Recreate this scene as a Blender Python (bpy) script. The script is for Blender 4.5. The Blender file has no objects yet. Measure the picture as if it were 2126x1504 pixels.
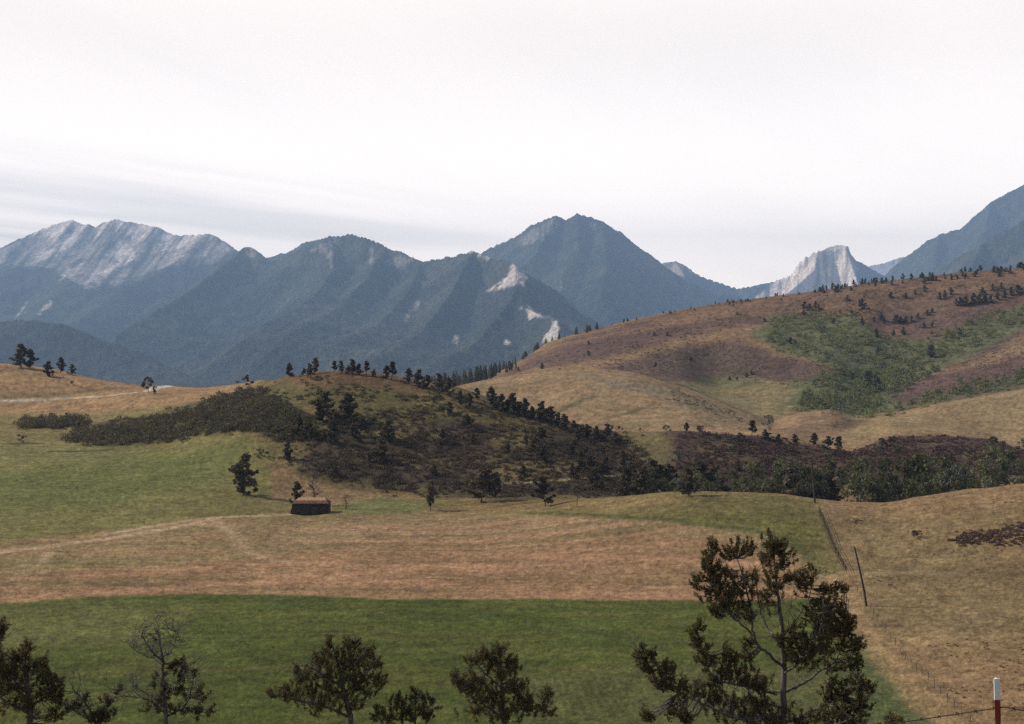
import bpy, math, random
import numpy as np
from mathutils import Vector

sc = bpy.context.scene
COL = sc.collection
# ------------------------------------------------------------------ camera
F = 2657.0                       # focal length in photo pixels (45 mm on a 36 mm wide frame)
UC, VC = 1063.0, 752.0
cam_d = bpy.data.cameras.new("camera")
cam_d.sensor_width = 36.0
cam_d.lens = 45.0
cam_d.clip_start = 0.1
cam_d.clip_end = 60000.0
cam = bpy.data.objects.new("camera", cam_d)
cam.location = (0, 0, 0)
cam.rotation_euler = (math.radians(90), 0, 0)
COL.objects.link(cam)
sc.camera = cam
# ------------------------------------------------------------------ sky, sun, exposure
SUN_EL = 38.0
SUN_AZ = -77.0                   # from the view direction (+Y), negative = left
SUN_POWER = 5.0
world = bpy.data.worlds.new("World")
sc.world = world
world.use_nodes = True
wt = world.node_tree
wt.nodes.clear()


def N(tree, typ, **kw):
    n = tree.nodes.new(typ)
    for k, v in kw.items():
        if k.startswith("i_"):
            key = k[2:]
            key = int(key) if key.isdigit() else key.replace("_", " ")
            n.inputs[key].default_value = v
        else:
            setattr(n, k, v)
    return n


def math_n(tree, op, a, b=None, c=None, clamp=False):
    n = tree.nodes.new("ShaderNodeMath")
    n.operation = op
    n.use_clamp = clamp
    for i, x in enumerate((a, b, c)):
        if x is None:
            continue
        if isinstance(x, (int, float)):
            n.inputs[i].default_value = x
        else:
            tree.links.new(x, n.inputs[i])
    return n.outputs[0]


def smooth_n(tree, x, lo, hi):
    n = tree.nodes.new("ShaderNodeMapRange")
    n.interpolation_type = 'SMOOTHSTEP'
    tree.links.new(x, n.inputs[0])
    n.inputs[1].default_value = lo
    n.inputs[2].default_value = hi
    n.inputs[3].default_value = 0.0
    n.inputs[4].default_value = 1.0
    return n.outputs[0]


def mix_n(tree, fac, a, b, blend='MIX'):
    n = tree.nodes.new("ShaderNodeMix")
    n.data_type = 'RGBA'
    n.blend_type = blend
    for i, x in ((0, fac), (6, a), (7, b)):
        if isinstance(x, (int, float)):
            n.inputs[i].default_value = x
        elif isinstance(x, tuple):
            n.inputs[i].default_value = (*x, 1.0) if len(x) == 3 else x
        else:
            tree.links.new(x, n.inputs[i])
    return n.outputs[2]


sky = N(wt, "ShaderNodeTexSky", sky_type='NISHITA', sun_disc=False)
sky.sun_elevation = math.radians(SUN_EL)
sky.sun_rotation = math.radians(SUN_AZ)
sky.air_density = 1.0
sky.dust_density = 1.5
tc = N(wt, "ShaderNodeTexCoord")
sep = N(wt, "ShaderNodeSeparateXYZ")
wt.links.new(tc.outputs["Generated"], sep.inputs[0])
zz = math_n(wt, 'MAXIMUM', sep.outputs[2], 0.02)
px = math_n(wt, 'DIVIDE', sep.outputs[0], zz)
py = math_n(wt, 'DIVIDE', sep.outputs[1], zz)
cmb = N(wt, "ShaderNodeCombineXYZ")
wt.links.new(px, cmb.inputs[0])
wt.links.new(py, cmb.inputs[1])
mp0 = N(wt, "ShaderNodeMapping")
wt.links.new(cmb.outputs[0], mp0.inputs[0])
mp0.inputs["Rotation"].default_value = (0, 0, math.radians(30))
mp = N(wt, "ShaderNodeMapping")
wt.links.new(mp0.outputs[0], mp.inputs[0])
mp.inputs["Location"].default_value = (0.35, 0.2, 0)
mp.inputs["Scale"].default_value = (0.50, 0.12, 1)
cn = N(wt, "ShaderNodeTexNoise", i_Scale=1.0, i_Detail=5.0, i_Roughness=0.55, i_Distortion=0.4)
wt.links.new(mp.outputs[0], cn.inputs["Vector"])
thin = smooth_n(wt, cn.outputs["Fac"], 0.60, 0.36)          # 1 where the veil thins
left = smooth_n(wt, sep.outputs[0], 0.12, -0.30)            # the thin streaks lie on the left
low = smooth_n(wt, sep.outputs[2], 0.30, 0.12)
thin2 = math_n(wt, 'MULTIPLY', thin, math_n(wt, 'MULTIPLY_ADD', math_n(wt, 'MULTIPLY', left, low), 0.26, 0.06))
veil = math_n(wt, 'SUBTRACT', 1.0, thin2)
high = smooth_n(wt, sep.outputs[2], 0.42, 0.27)             # veil kept off overhead, shaped to cut ambient light
ahead = smooth_n(wt, sep.outputs[1], 0.10, 0.75)           # and kept off behind the camera, to deepen shadows
high = math_n(wt, 'MULTIPLY', high, ahead)
fac = math_n(wt, 'MULTIPLY', veil, math_n(wt, 'MULTIPLY_ADD', high, 0.85, 0.15), clamp=True)
glow = N(wt, "ShaderNodeVectorMath", operation='SCALE')
glow.inputs[0].default_value = (17.3, 15.5, 14.0)
wt.links.new(math_n(wt, 'MULTIPLY_ADD', smooth_n(wt, sep.outputs[2], 0.26, 0.02), 1.15, 1.0), glow.inputs["Scale"])
warm = mix_n(wt, smooth_n(wt, sep.outputs[2], 0.22, 0.03), (1.0, 1.0, 1.0), (1.10, 1.03, 0.92))
skycol = mix_n(wt, fac, sky.outputs[0], mix_n(wt, 1.0, glow.outputs[0], warm, 'MULTIPLY'))
bg = N(wt, "ShaderNodeBackground", i_Strength=0.085)
wt.links.new(skycol, bg.inputs[0])
wo = N(wt, "ShaderNodeOutputWorld")
wt.links.new(bg.outputs[0], wo.inputs[0])

sun_d = bpy.data.lights.new("sun", 'SUN')
sun_d.energy = SUN_POWER
sun_d.angle = math.radians(0.53)
sun_d.color = (1.0, 0.93, 0.82)
sun = bpy.data.objects.new("sun", sun_d)
az, el = math.radians(SUN_AZ), math.radians(SUN_EL)
sdir = Vector((math.sin(az) * math.cos(el), math.cos(az) * math.cos(el), math.sin(el)))
sun.rotation_euler = sdir.to_track_quat('Z', 'Y').to_euler()
sun.location = sdir * 900
COL.objects.link(sun)
sc.view_settings.view_transform = 'Standard'
sc.view_settings.look = 'None'
sc.view_settings.gamma = 1.0
sc.view_settings.use_curve_mapping = False
sc.view_settings.exposure = 0.12
sc.cycles.use_denoising = False               # keep the fine grain of grass and needles

# ------------------------------------------------------------------ helpers
rng = np.random.default_rng(7)


def _hash(ix, iy, seed):
    h = (ix.astype(np.int64) * 374761393 + iy.astype(np.int64) * 668265263 + seed * 974634777) & 0xFFFFFFFF
    h = ((h ^ (h >> 13)) * 1274126177) & 0xFFFFFFFF
    h = h ^ (h >> 16)
    return (h & 0xFFFFFF).astype(np.float64) / 0xFFFFFF


def vnoise(x, y, seed=0):
    ix, iy = np.floor(x), np.floor(y)
    fx, fy = x - ix, y - iy
    fx = fx * fx * fx * (fx * (fx * 6 - 15) + 10)
    fy = fy * fy * fy * (fy * (fy * 6 - 15) + 10)
    a = _hash(ix, iy, seed)
    b = _hash(ix + 1, iy, seed)
    c = _hash(ix, iy + 1, seed)
    d = _hash(ix + 1, iy + 1, seed)
    return (a * (1 - fx) + b * fx) * (1 - fy) + (c * (1 - fx) + d * fx) * fy


def fbm(x, y, seed=0, octv=4, gain=0.5):
    s, a, t = 0, 1.0, 0
    for i in range(octv):
        s = s + a * (vnoise(x, y, seed + i * 17) - 0.5)
        t += a
        a *= gain
        x, y = x * 2.03 + 11.3, y * 2.03 - 7.1
    return s / t * 2.0                                       # about -1..1


def ridged(x, y, seed=0, octv=5):
    s, a, t = 0, 1.0, 0
    for i in range(octv):
        s = s + a * (1 - np.abs(2 * vnoise(x, y, seed + i * 13) - 1))
        t += a
        a *= 0.5
        x, y = x * 2.1 + 3.7, y * 2.1 + 9.2
    return s / t


def sstep(x, lo, hi):
    t = np.clip((x - lo) / (hi - lo), 0, 1)
    return t * t * (3 - 2 * t)


def pchip_slopes(X, Y):
    h = np.diff(X, axis=0)
    d = np.diff(Y, axis=0) / h
    m = np.zeros_like(Y)
    w1 = 2 * h[1:] + h[:-1]
    w2 = h[1:] + 2 * h[:-1]
    same = d[1:] * d[:-1] > 0
    with np.errstate(divide='ignore', invalid='ignore'):
        hm = (w1 + w2) / (w1 / d[:-1] + w2 / d[1:])
    m[1:-1] = np.where(same, hm, 0)
    m[0], m[-1] = d[0], d[-1]
    return m


def pchip1(xk, yk, x):
    xk, yk = np.asarray(xk, float), np.asarray(yk, float)
    m = pchip_slopes(xk[:, None], yk[:, None])[:, 0]
    x = np.clip(x, xk[0], xk[-1])
    i = np.clip(np.searchsorted(xk, x) - 1, 0, len(xk) - 2)
    h = xk[i + 1] - xk[i]
    t = (x - xk[i]) / h
    return ((2 * t**3 - 3 * t**2 + 1) * yk[i] + (t**3 - 2 * t**2 + t) * h * m[i]
            + (-2 * t**3 + 3 * t**2) * yk[i + 1] + (t**3 - t**2) * h * m[i + 1])


def build(name, verts, faces, mats, parent=None, fmat=None, col=None, smooth=False, link=True):
    """one mesh object from numpy arrays; faces (n,k)"""
    me = bpy.data.meshes.new(name)
    verts = np.asarray(verts, dtype=np.float32)
    groups = faces if isinstance(faces, list) else [faces]
    groups = [np.asarray(g, dtype=np.int32) for g in groups if len(g)]
    me.vertices.add(len(verts))
    me.vertices.foreach_set("co", verts.ravel())
    nl = sum(g.size for g in groups)
    npol = sum(len(g) for g in groups)
    me.loops.add(nl)
    me.loops.foreach_set("vertex_index", np.concatenate([g.ravel() for g in groups]))
    me.polygons.add(npol)
    tot = np.concatenate([np.full(len(g), g.shape[1], np.int32) for g in groups])
    start = np.concatenate([[0], np.cumsum(tot)[:-1]]).astype(np.int32)
    me.polygons.foreach_set("loop_start", start)
    if fmat is not None:
        me.polygons.foreach_set("material_index", np.asarray(fmat, np.int32))
    me.polygons.foreach_set("use_smooth", np.full(npol, smooth))
    for m in (mats if isinstance(mats, (list, tuple)) else [mats]):
        me.materials.append(m)
    if col is not None:
        at = me.color_attributes.new("land", 'FLOAT_COLOR', 'POINT')
        c4 = np.ones((len(verts), 4), np.float32)
        c4[:, :3] = col
        at.data.foreach_set("color", c4.ravel())
    me.update(calc_edges=True)
    o = bpy.data.objects.new(name, me)
    if link:
        COL.objects.link(o)
    if parent is not None:
        o.parent = parent
    return o


def tag(o, label=None, cat=None, group=None, kind=None):
    if label:
        o["label"] = label
    if cat:
        o["category"] = cat
    if group:
        o["group"] = group
    if kind:
        o["kind"] = kind
    return o


def empty(name, loc):
    o = bpy.data.objects.new(name, None)
    o.empty_display_size = 0.5
    o.location = loc
    COL.objects.link(o)
    return o


def W(u, v, d):
    """a point of the place from its bearing and depth"""
    return np.array([(u - UC) / F * d, d, (VC - v) / F * d])


# ------------------------------------------------------------------ materials
def new_mat(name):
    m = bpy.data.materials.new(name)
    m.use_nodes = True
    t = m.node_tree
    b = t.nodes["Principled BSDF"]
    b.inputs["Roughness"].default_value = 0.9
    b.inputs["Specular IOR Level"].default_value = 0.15
    return m, t, b


def land_material(name, scales, amps, bump=0.0, bscale=1.0, stretch=(1, 1, 1)):
    m, t, b = new_mat(name)
    at = N(t, "ShaderNodeAttribute", attribute_name="land")
    tcn = N(t, "ShaderNodeTexCoord")
    mpn = N(t, "ShaderNodeMapping")
    mpn.inputs["Scale"].default_value = stretch
    t.links.new(tcn.outputs["Object"], mpn.inputs[0])
    col = at.outputs["Color"]
    for s, a in zip(scales, amps):
        n = N(t, "ShaderNodeTexNoise", i_Scale=s, i_Detail=3.0, i_Roughness=0.6)
        t.links.new(mpn.outputs[0], n.inputs["Vector"])
        r = N(t, "ShaderNodeMapRange", i_1=0.3, i_2=0.7, i_3=1 - a, i_4=1 + a)
        t.links.new(n.outputs["Fac"], r.inputs[0])
        hs = N(t, "ShaderNodeVectorMath", operation='SCALE')
        t.links.new(col, hs.inputs[0])
        t.links.new(r.outputs[0], hs.inputs["Scale"])
        col = hs.outputs[0]
        # a slow drift of hue with the same noise
        hv = N(t, "ShaderNodeHueSaturation")
        t.links.new(math_n(t, 'MULTIPLY_ADD', n.outputs["Color"], 0.10 * a, 0.5 - 0.05 * a), hv.inputs["Hue"])
        t.links.new(col, hv.inputs["Color"])
        col = hv.outputs[0]
    t.links.new(col, b.inputs["Base Color"])
    b.inputs["Roughness"].default_value = 0.95
    b.inputs["Specular IOR Level"].default_value = 0.05
    if bump:
        n = N(t, "ShaderNodeTexNoise", i_Scale=bscale, i_Detail=6.0, i_Roughness=0.65)
        t.links.new(tcn.outputs["Object"], n.inputs["Vector"])
        bp = N(t, "ShaderNodeBump", i_Strength=1.0, i_Distance=bump)
        t.links.new(n.outputs["Fac"], bp.inputs["Height"])
        t.links.new(bp.outputs[0], b.inputs["Normal"])
    return m


def leaf_material(name, c1, c2, c3, scale=0.6, var=0.5, trans=0.15):
    """foliage: three tones by noise through the crown, a little different tree by tree"""
    m, t, b = new_mat(name)
    tcn = N(t, "ShaderNodeTexCoord")
    oi = N(t, "ShaderNodeObjectInfo")
    n = N(t, "ShaderNodeTexNoise", i_Scale=scale, i_Detail=4.0, i_Roughness=0.7)
    t.links.new(tcn.outputs["Object"], n.inputs["Vector"])
    f = smooth_n(t, n.outputs["Fac"], 0.35, 0.65)
    c = mix_n(t, f, c1, c2)
    n2 = N(t, "ShaderNodeTexNoise", i_Scale=scale * 5, i_Detail=2.0)
    t.links.new(tcn.outputs["Object"], n2.inputs["Vector"])
    c = mix_n(t, math_n(t, 'MULTIPLY', smooth_n(t, n2.outputs["Fac"], 0.56, 0.72), 0.8), c, c3)
    s = N(t, "ShaderNodeVectorMath", operation='SCALE')
    t.links.new(c, s.inputs[0])
    t.links.new(math_n(t, 'MULTIPLY_ADD', oi.outputs["Random"], var, 1 - var / 2), s.inputs["Scale"])
    t.links.new(s.outputs[0], b.inputs["Base Color"])
    b.inputs["Roughness"].default_value = 0.7
    if trans:
        tr = N(t, "ShaderNodeBsdfTranslucent")
        t.links.new(s.outputs[0], tr.inputs[0])
        mx = N(t, "ShaderNodeMixShader", i_0=trans)
        t.links.new(b.outputs[0], mx.inputs[1])
        t.links.new(tr.outputs[0], mx.inputs[2])
        t.links.new(mx.outputs[0], t.nodes["Material Output"].inputs[0])
    return m


def wood_material(name, c1, c2, scale=8.0, stretch=(1, 1, 0.15), rough=0.9):
    m, t, b = new_mat(name)
    tcn = N(t, "ShaderNodeTexCoord")
    mpn = N(t, "ShaderNodeMapping")
    mpn.inputs["Scale"].default_value = stretch
    t.links.new(tcn.outputs["Object"], mpn.inputs[0])
    n = N(t, "ShaderNodeTexNoise", i_Scale=scale, i_Detail=6.0, i_Roughness=0.7)
    t.links.new(mpn.outputs[0], n.inputs["Vector"])
    t.links.new(mix_n(t, smooth_n(t, n.outputs["Fac"], 0.35, 0.65), c1, c2), b.inputs["Base Color"])
    b.inputs["Roughness"].default_value = rough
    bp = N(t, "ShaderNodeBump", i_Strength=0.5, i_Distance=0.02)
    t.links.new(n.outputs["Fac"], bp.inputs["Height"])
    t.links.new(bp.outputs[0], b.inputs["Normal"])
    return m


M_GROUND = land_material("ground_cover", (0.03, 0.13, 0.55, 2.4), (0.14, 0.18, 0.30, 0.30), bump=0.35, bscale=1.3)
M_MOUNT = land_material("mountain_cover", (0.002, 0.012, 0.05), (0.16, 0.28, 0.42), bump=26.0, bscale=0.016)
M_PINE = leaf_material("pine_needles", (0.070, 0.054, 0.030), (0.105, 0.078, 0.042), (0.15, 0.098, 0.052), 0.5, 0.6, 0.25)
M_NEAR = leaf_material("near_pine_needles", (0.075, 0.072, 0.032), (0.125, 0.100, 0.046), (0.25, 0.135, 0.050), 1.6, 0.3, 0.25)
M_FIR = leaf_material("fir_needles", (0.075, 0.078, 0.045), (0.115, 0.108, 0.060), (0.15, 0.13, 0.075), 0.5, 0.7, 0.3)
M_ASPEN = leaf_material("aspen_leaves", (0.140, 0.152, 0.050), (0.200, 0.210, 0.072), (0.26, 0.25, 0.09), 0.4, 0.5, 0.3)
M_COTTON = leaf_material("cottonwood_leaves", (0.080, 0.084, 0.038), (0.120, 0.118, 0.052), (0.17, 0.155, 0.075), 0.4, 0.9, 0.38)
M_WILLOW = leaf_material("silvery_leaves", (0.10, 0.11, 0.085), (0.15, 0.16, 0.12), (0.2, 0.2, 0.16), 0.5, 0.4, 0.2)
M_BRUSH = leaf_material("dark_brush_leaves", (0.066, 0.045, 0.028), (0.098, 0.066, 0.040), (0.125, 0.098, 0.046), 0.09, 0.0, 0.3)
M_BRUSHG = leaf_material("green_brush_leaves", (0.078, 0.064, 0.032), (0.116, 0.094, 0.044), (0.160, 0.134, 0.060), 0.1, 0.0, 0.3)
M_REDBR = leaf_material("red_brush_leaves", (0.085, 0.050, 0.040), (0.120, 0.066, 0.054), (0.14, 0.09, 0.058), 0.09, 0.0, 0.3)
M_SAGE = leaf_material("sage_leaves", (0.15, 0.105, 0.070), (0.20, 0.14, 0.09), (0.25, 0.17, 0.105), 0.2, 0.0, 0.3)
M_BARK = wood_material("grey_pine_bark", (0.048, 0.039, 0.034), (0.165, 0.14, 0.125), 14.0)
M_DARKBARK = wood_material("dark_bark", (0.05, 0.042, 0.036), (0.12, 0.10, 0.09), 5.0)
M_PALEBARK = wood_material("pale_bark", (0.25, 0.23, 0.19), (0.45, 0.42, 0.36), 5.0)
M_DEAD = wood_material("dead_grey_wood", (0.050, 0.042, 0.041), (0.145, 0.125, 0.122), 9.0)
M_POLE = wood_material("pole_wood", (0.035, 0.028, 0.023), (0.08, 0.065, 0.055), 9.0)

# ------------------------------------------------------------------ the ground: one sheet
# each line: (bearing u, depth, pixel row) of a run of ground from near to far
LINES = [
    [(-300, 2.0, 3010), (2450, 2.0, 3010)],
    [(-300, 12, 1850), (2450, 12, 1850)],
    [(-300, 28, 1835), (2450, 28, 1835)],
    [(-300, 70, 1770), (2450, 70, 1770)],
    [(-300, 128, 1668), (2450, 128, 1668)],
    [(-300, 162, 1490), (1500, 162, 1490), (2126, 160, 1490), (2450, 160, 1480)],
    [(-300, 240, 1248), (1500, 240, 1250), (1800, 238, 1254), (2126, 236, 1245), (2450, 236, 1235)],
    [(-300, 380, 1065), (0, 370, 1060), (250, 372, 1062), (500, 374, 1062), (640, 374, 1074), (700, 376, 1068),
     (950, 378, 1062), (1100, 372, 1052), (1300, 360, 1032), (1420, 352, 1022), (1600, 345, 1026), (1700, 345, 1038),
     (1820, 345, 1046), (1950, 345, 1028), (2126, 345, 1006), (2450, 345, 985)],
    [(-300, 440, 985), (0, 440, 985), (250, 440, 985), (500, 430, 1010), (640, 420, 1038), (700, 420, 1038),
     (950, 420, 1032), (1100, 410, 1030), (1300, 400, 1040), (1420, 395, 1055), (1700, 390, 1078), (1900, 390, 1070),
     (2126, 390, 1040), (2450, 390, 1020)],
    [(-300, 520, 915), (0, 520, 918), (250, 520, 925), (500, 480, 925), (640, 470, 935), (700, 465, 945),
     (950, 460, 965), (1100, 450, 978), (1300, 440, 1000), (1420, 440, 1030), (1700, 440, 1040), (1900, 440, 1030),
     (2126, 440, 1010), (2450, 440, 1000)],
    [(-300, 640, 840), (0, 640, 850), (250, 620, 848), (400, 590, 838), (500, 560, 830), (640, 520, 845), (700, 510, 850),
     (800, 510, 855), (950, 505, 870), (1100, 495, 905), (1200, 485, 930), (1300, 480, 950), (1420, 480, 955),
     (1560, 480, 955), (1700, 480, 975), (1900, 480, 960), (2126, 480, 965), (2450, 480, 970)],
    [(-300, 760, 735), (0, 745, 750), (100, 745, 764), (200, 730, 780), (350, 715, 800), (430, 705, 802), (500, 660, 797),
     (560, 610, 786), (640, 585, 776), (700, 575, 773), (800, 572, 779), (880, 570, 792), (950, 560, 806), (1000, 555, 822),
     (1100, 545, 850), (1160, 540, 868), (1200, 535, 880), (1260, 530, 893), (1300, 525, 896), (1400, 520, 895),
     (1560, 520, 905), (1700, 520, 926), (1760, 520, 935), (1850, 525, 905), (1900, 530, 902), (2050, 530, 907),
     (2126, 530, 935), (2450, 530, 955)],
    [(-300, 900, 840), (0, 880, 840), (350, 850, 850), (500, 800, 850), (640, 700, 850), (800, 690, 855), (950, 640, 865),
     (1100, 600, 895), (1200, 590, 915), (1300, 575, 925), (1400, 570, 922), (1560, 570, 930), (1700, 570, 950),
     (1760, 570, 950), (1900, 580, 925), (2126, 580, 950), (2450, 580, 960)],
    [(-300, 1100, 800), (0, 1100, 812), (350, 1050, 818), (640, 900, 825), (800, 800, 830), (900, 760, 830), (950, 700, 840),
     (1100, 660, 885), (1200, 650, 893), (1300, 650, 893), (1420, 650, 893), (1560, 650, 902), (1650, 650, 898),
     (1700, 650, 905), (1760, 650, 905), (1850, 660, 893), (1900, 660, 895), (2126, 660, 915), (2450, 660, 915)],
    [(-300, 1400, 800), (0, 1400, 808), (640, 1200, 818), (800, 1000, 818), (900, 880, 814), (960, 860, 803), (1040, 860, 786),
     (1120, 860, 775), (1200, 860, 769), (1300, 850, 775), (1400, 830, 800), (1480, 820, 830), (1560, 790, 866),
     (1610, 780, 885), (1660, 770, 862), (1720, 770, 856), (1770, 780, 868), (1850, 790, 860), (1980, 800, 836),
     (2126, 810, 808), (2450, 820, 760)],
    [(-300, 1600, 812), (640, 1400, 820), (800, 1150, 820), (900, 960, 818), (960, 930, 815), (1040, 930, 800), (1200, 930, 782),
     (1300, 930, 787), (1400, 920, 805), (1480, 900, 838), (1560, 870, 862), (1610, 850, 868), (1660, 850, 866),
     (1720, 850, 866), (1770, 850, 872), (1850, 860, 868), (1980, 870, 850), (2126, 880, 825), (2450, 880, 780)],
    [(-300, 1800, 815), (640, 1550, 820), (800, 1250, 820), (900, 1080, 815), (960, 1050, 808), (1040, 1060, 785), (1100, 1070, 767),
     (1200, 1080, 748), (1300, 1080, 745), (1400, 1080, 747), (1500, 1060, 790), (1560, 1050, 790), (1640, 1050, 785),
     (1720, 1050, 772), (1800, 1040, 792), (1850, 1050, 780), (2000, 1060, 745), (2126, 1070, 715), (2450, 1080, 680)],
    [(-300, 2000, 815), (640, 1700, 820), (800, 1350, 820), (900, 1160, 815), (960, 1150, 804), (1040, 1160, 778), (1100, 1180, 746),
     (1200, 1200, 712), (1300, 1200, 700), (1400, 1200, 690), (1500, 1200, 685), (1640, 1200, 680), (1800, 1190, 672),
     (1850, 1190, 680), (2000, 1200, 650), (2126, 1200, 635), (2450, 1200, 590)],
    [(-300, 2200, 815), (640, 1900, 820), (800, 1500, 818), (900, 1250, 812), (960, 1240, 800), (1000, 1240, 788), (1040, 1250, 770),
     (1100, 1280, 736), (1140, 1300, 710), (1230, 1320, 686), (1330, 1330, 661), (1500, 1330, 630), (1700, 1330, 604),
     (1840, 1330, 584), (1950, 1330, 571), (2126, 1330, 556), (2450, 1330, 530)],
    [(-300, 2500, 815), (640, 2300, 820), (900, 1700, 822), (1000, 1700, 815), (1140, 1700, 760), (1330, 1700, 715),
     (1700, 1700, 665), (2126, 1700, 620), (2450, 1700, 600)],
    [(-300, 3400, 812), (900, 3300, 812), (1330, 3200, 800), (2126, 3200, 780), (2450, 3200, 780)],
    [(-300, 32000, 762), (2450, 32000, 762)],
]
TH_IN = math.atan(1460 / F)
th_main = np.arctan((np.arange(-390, 2521, 3.0) - UC) / F)
side = np.linspace(0.02, 1, 46)**1.5
th_r = th_main[-1] + (math.pi - th_main[-1]) * side
th_l = th_main[0] - (math.pi + th_main[0]) * side[:-1]
TH = np.concatenate([th_l[::-1], th_main, th_r])
UCOL = UC + F * np.tan(np.clip(TH, th_main[0], th_main[-1]))
DROW = np.concatenate([np.linspace(2, 125, 50)[:-1], np.geomspace(125, 400, 290)[:-1], np.linspace(400, 600, 165)[:-1],
                       np.linspace(600, 1400, 330)[:-1], np.geomspace(1400, 32000, 54)])
KX = np.array([pchip1([p[0] for p in L], [p[1] for p in L], UCOL) for L in LINES])
KV = np.array([pchip1([p[0] for p in L], [p[2] for p in L], UCOL) for L in LINES])
for k in range(1, len(KX)):
    KX[k] = np.maximum(KX[k], KX[k - 1] + 4)
KZ = (VC - KV) / F * KX
KM = pchip_slopes(KX, KZ)
ND, NU = len(DROW), len(TH)
Z = np.zeros((ND, NU))
Dg = DROW[:, None]
for k in range(len(KX) - 1):
    h = KX[k + 1] - KX[k]
    i0, i1 = np.searchsorted(DROW, KX[k].min()), np.searchsorted(DROW, KX[k + 1].max(), side='right')
    dd = Dg[i0:i1]
    t = (dd - KX[k]) / h
    val = ((2 * t**3 - 3 * t**2 + 1) * KZ[k] + (t**3 - 2 * t**2 + t) * h * KM[k]
           + (-2 * t**3 + 3 * t**2) * KZ[k + 1] + (t**3 - t**2) * h * KM[k + 1])
    ok = (t >= 0) & (t <= 1)
    Z[i0:i1] = np.where(ok, val, Z[i0:i1])
COSC = np.cos(np.clip(TH, th_main[0], th_main[-1]))
RG = Dg / COSC
XG, YG = RG * np.sin(TH), RG * np.cos(TH)
# real relief: gullies and hummocks, stronger on the wild slopes
wild = sstep(Dg, 380, 470) * (1 - sstep(Dg, 1280, 1340) * 0.6)
Z += fbm(XG / 38, YG / 38, 3, 4) * 1.5 * wild + fbm(XG / 120, YG / 160, 5, 3) * 2.2 * sstep(Dg, 520, 700) * (1 - sstep(Dg, 1150, 1330))
Z += fbm(XG / 9, YG / 9, 9, 3) * 0.22 * sstep(Dg, 100, 170)
pasture = sstep(UCOL, 1700, 1800)[None, :] * sstep(Dg, 130, 170) * (1 - sstep(Dg, 345, 380))
Z += (fbm(XG / 24, YG / 24, 21, 4) * 0.55 + np.maximum(fbm(XG / 5, YG / 5, 23, 2) - 0.1, 0) * 0.5) * pasture
VG = VC - Z / Dg * F
UG = np.broadcast_to(UCOL[None, :], Z.shape)


def colidx(u):
    return int(np.clip(np.searchsorted(UCOL, u), 1, NU - 1))


def gz(u, d):
    i = colidx(u)
    a = (u - UCOL[i - 1]) / max(UCOL[i] - UCOL[i - 1], 1e-6)
    z0 = np.interp(d, DROW, Z[:, i - 1])
    z1 = np.interp(d, DROW, Z[:, i])
    return z0 * (1 - a) + z1 * a


def ground_at(u, d):
    return np.array([(u - UC) / F * d, d, gz(u, d)])


def hit(u, v, dmin=100):
    """where the line of sight (u, v) first meets the ground"""
    j = int(np.argmin(np.abs(UCOL - u)))
    c = VG[:, j]
    ok = np.where((c <= v) & (DROW > dmin))[0]
    if len(ok) == 0:
        return None
    i = ok[0]
    if i == 0 or c[i - 1] <= c[i]:
        d = DROW[i]
    else:
        d = DROW[i - 1] + (c[i - 1] - v) / (c[i - 1] - c[i]) * (DROW[i] - DROW[i - 1])
    return ground_at(u, d)


def poly_sd(u, v, pts, su=0.4):
    """signed distance (positive inside), u squeezed by su"""
    P = np.array(pts, float)
    x, y = u * su, v
    ax, ay = P[:, 0] * su, P[:, 1]
    bx, by = np.roll(ax, -1), np.roll(ay, -1)
    dist = np.full(u.shape, 1e9)
    inside = np.zeros(u.shape, bool)
    for i in range(len(P)):
        ex, ey = bx[i] - ax[i], by[i] - ay[i]
        wx, wy = x - ax[i], y - ay[i]
        tt = np.clip((wx * ex + wy * ey) / (ex * ex + ey * ey + 1e-9), 0, 1)
        dist = np.minimum(dist, (wx - ex * tt)**2 + (wy - ey * tt)**2)
        c = ((ay[i] > y) != (by[i] > y)) & (x < (bx[i] - ax[i]) * (y - ay[i]) / (by[i] - ay[i] + 1e-12) + ax[i])
        inside ^= c
    dist = np.sqrt(dist)
    return np.where(inside, dist, -dist)


WARP = fbm(XG / 22, YG / 22, 31, 4)
WARP2 = fbm(XG / 60, YG / 60, 37, 4)
LAND = np.zeros(Z.shape + (3,))
LAND[:] = (0.185, 0.122, 0.062)


def cover(pts, colr, soft=4, warp=6, op=1.0, extra=None, drange=None):
    P = np.array(pts, float)
    m = (UG > P[:, 0].min() - 40) & (UG < P[:, 0].max() + 40) & (VG > P[:, 1].min() - 25) & (VG < P[:, 1].max() + 25)
    if drange:
        m &= (Dg > drange[0]) & (Dg < drange[1])
    if not m.any():
        return
    sd = poly_sd(UG[m], VG[m], pts) + WARP[m] * warp
    a = sstep(sd, -soft, soft) * op
    if extra is not None:
        a = a * extra[m]
    LAND[m] = LAND[m] * (1 - a[:, None]) + np.array(colr) * a[:, None]


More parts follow.
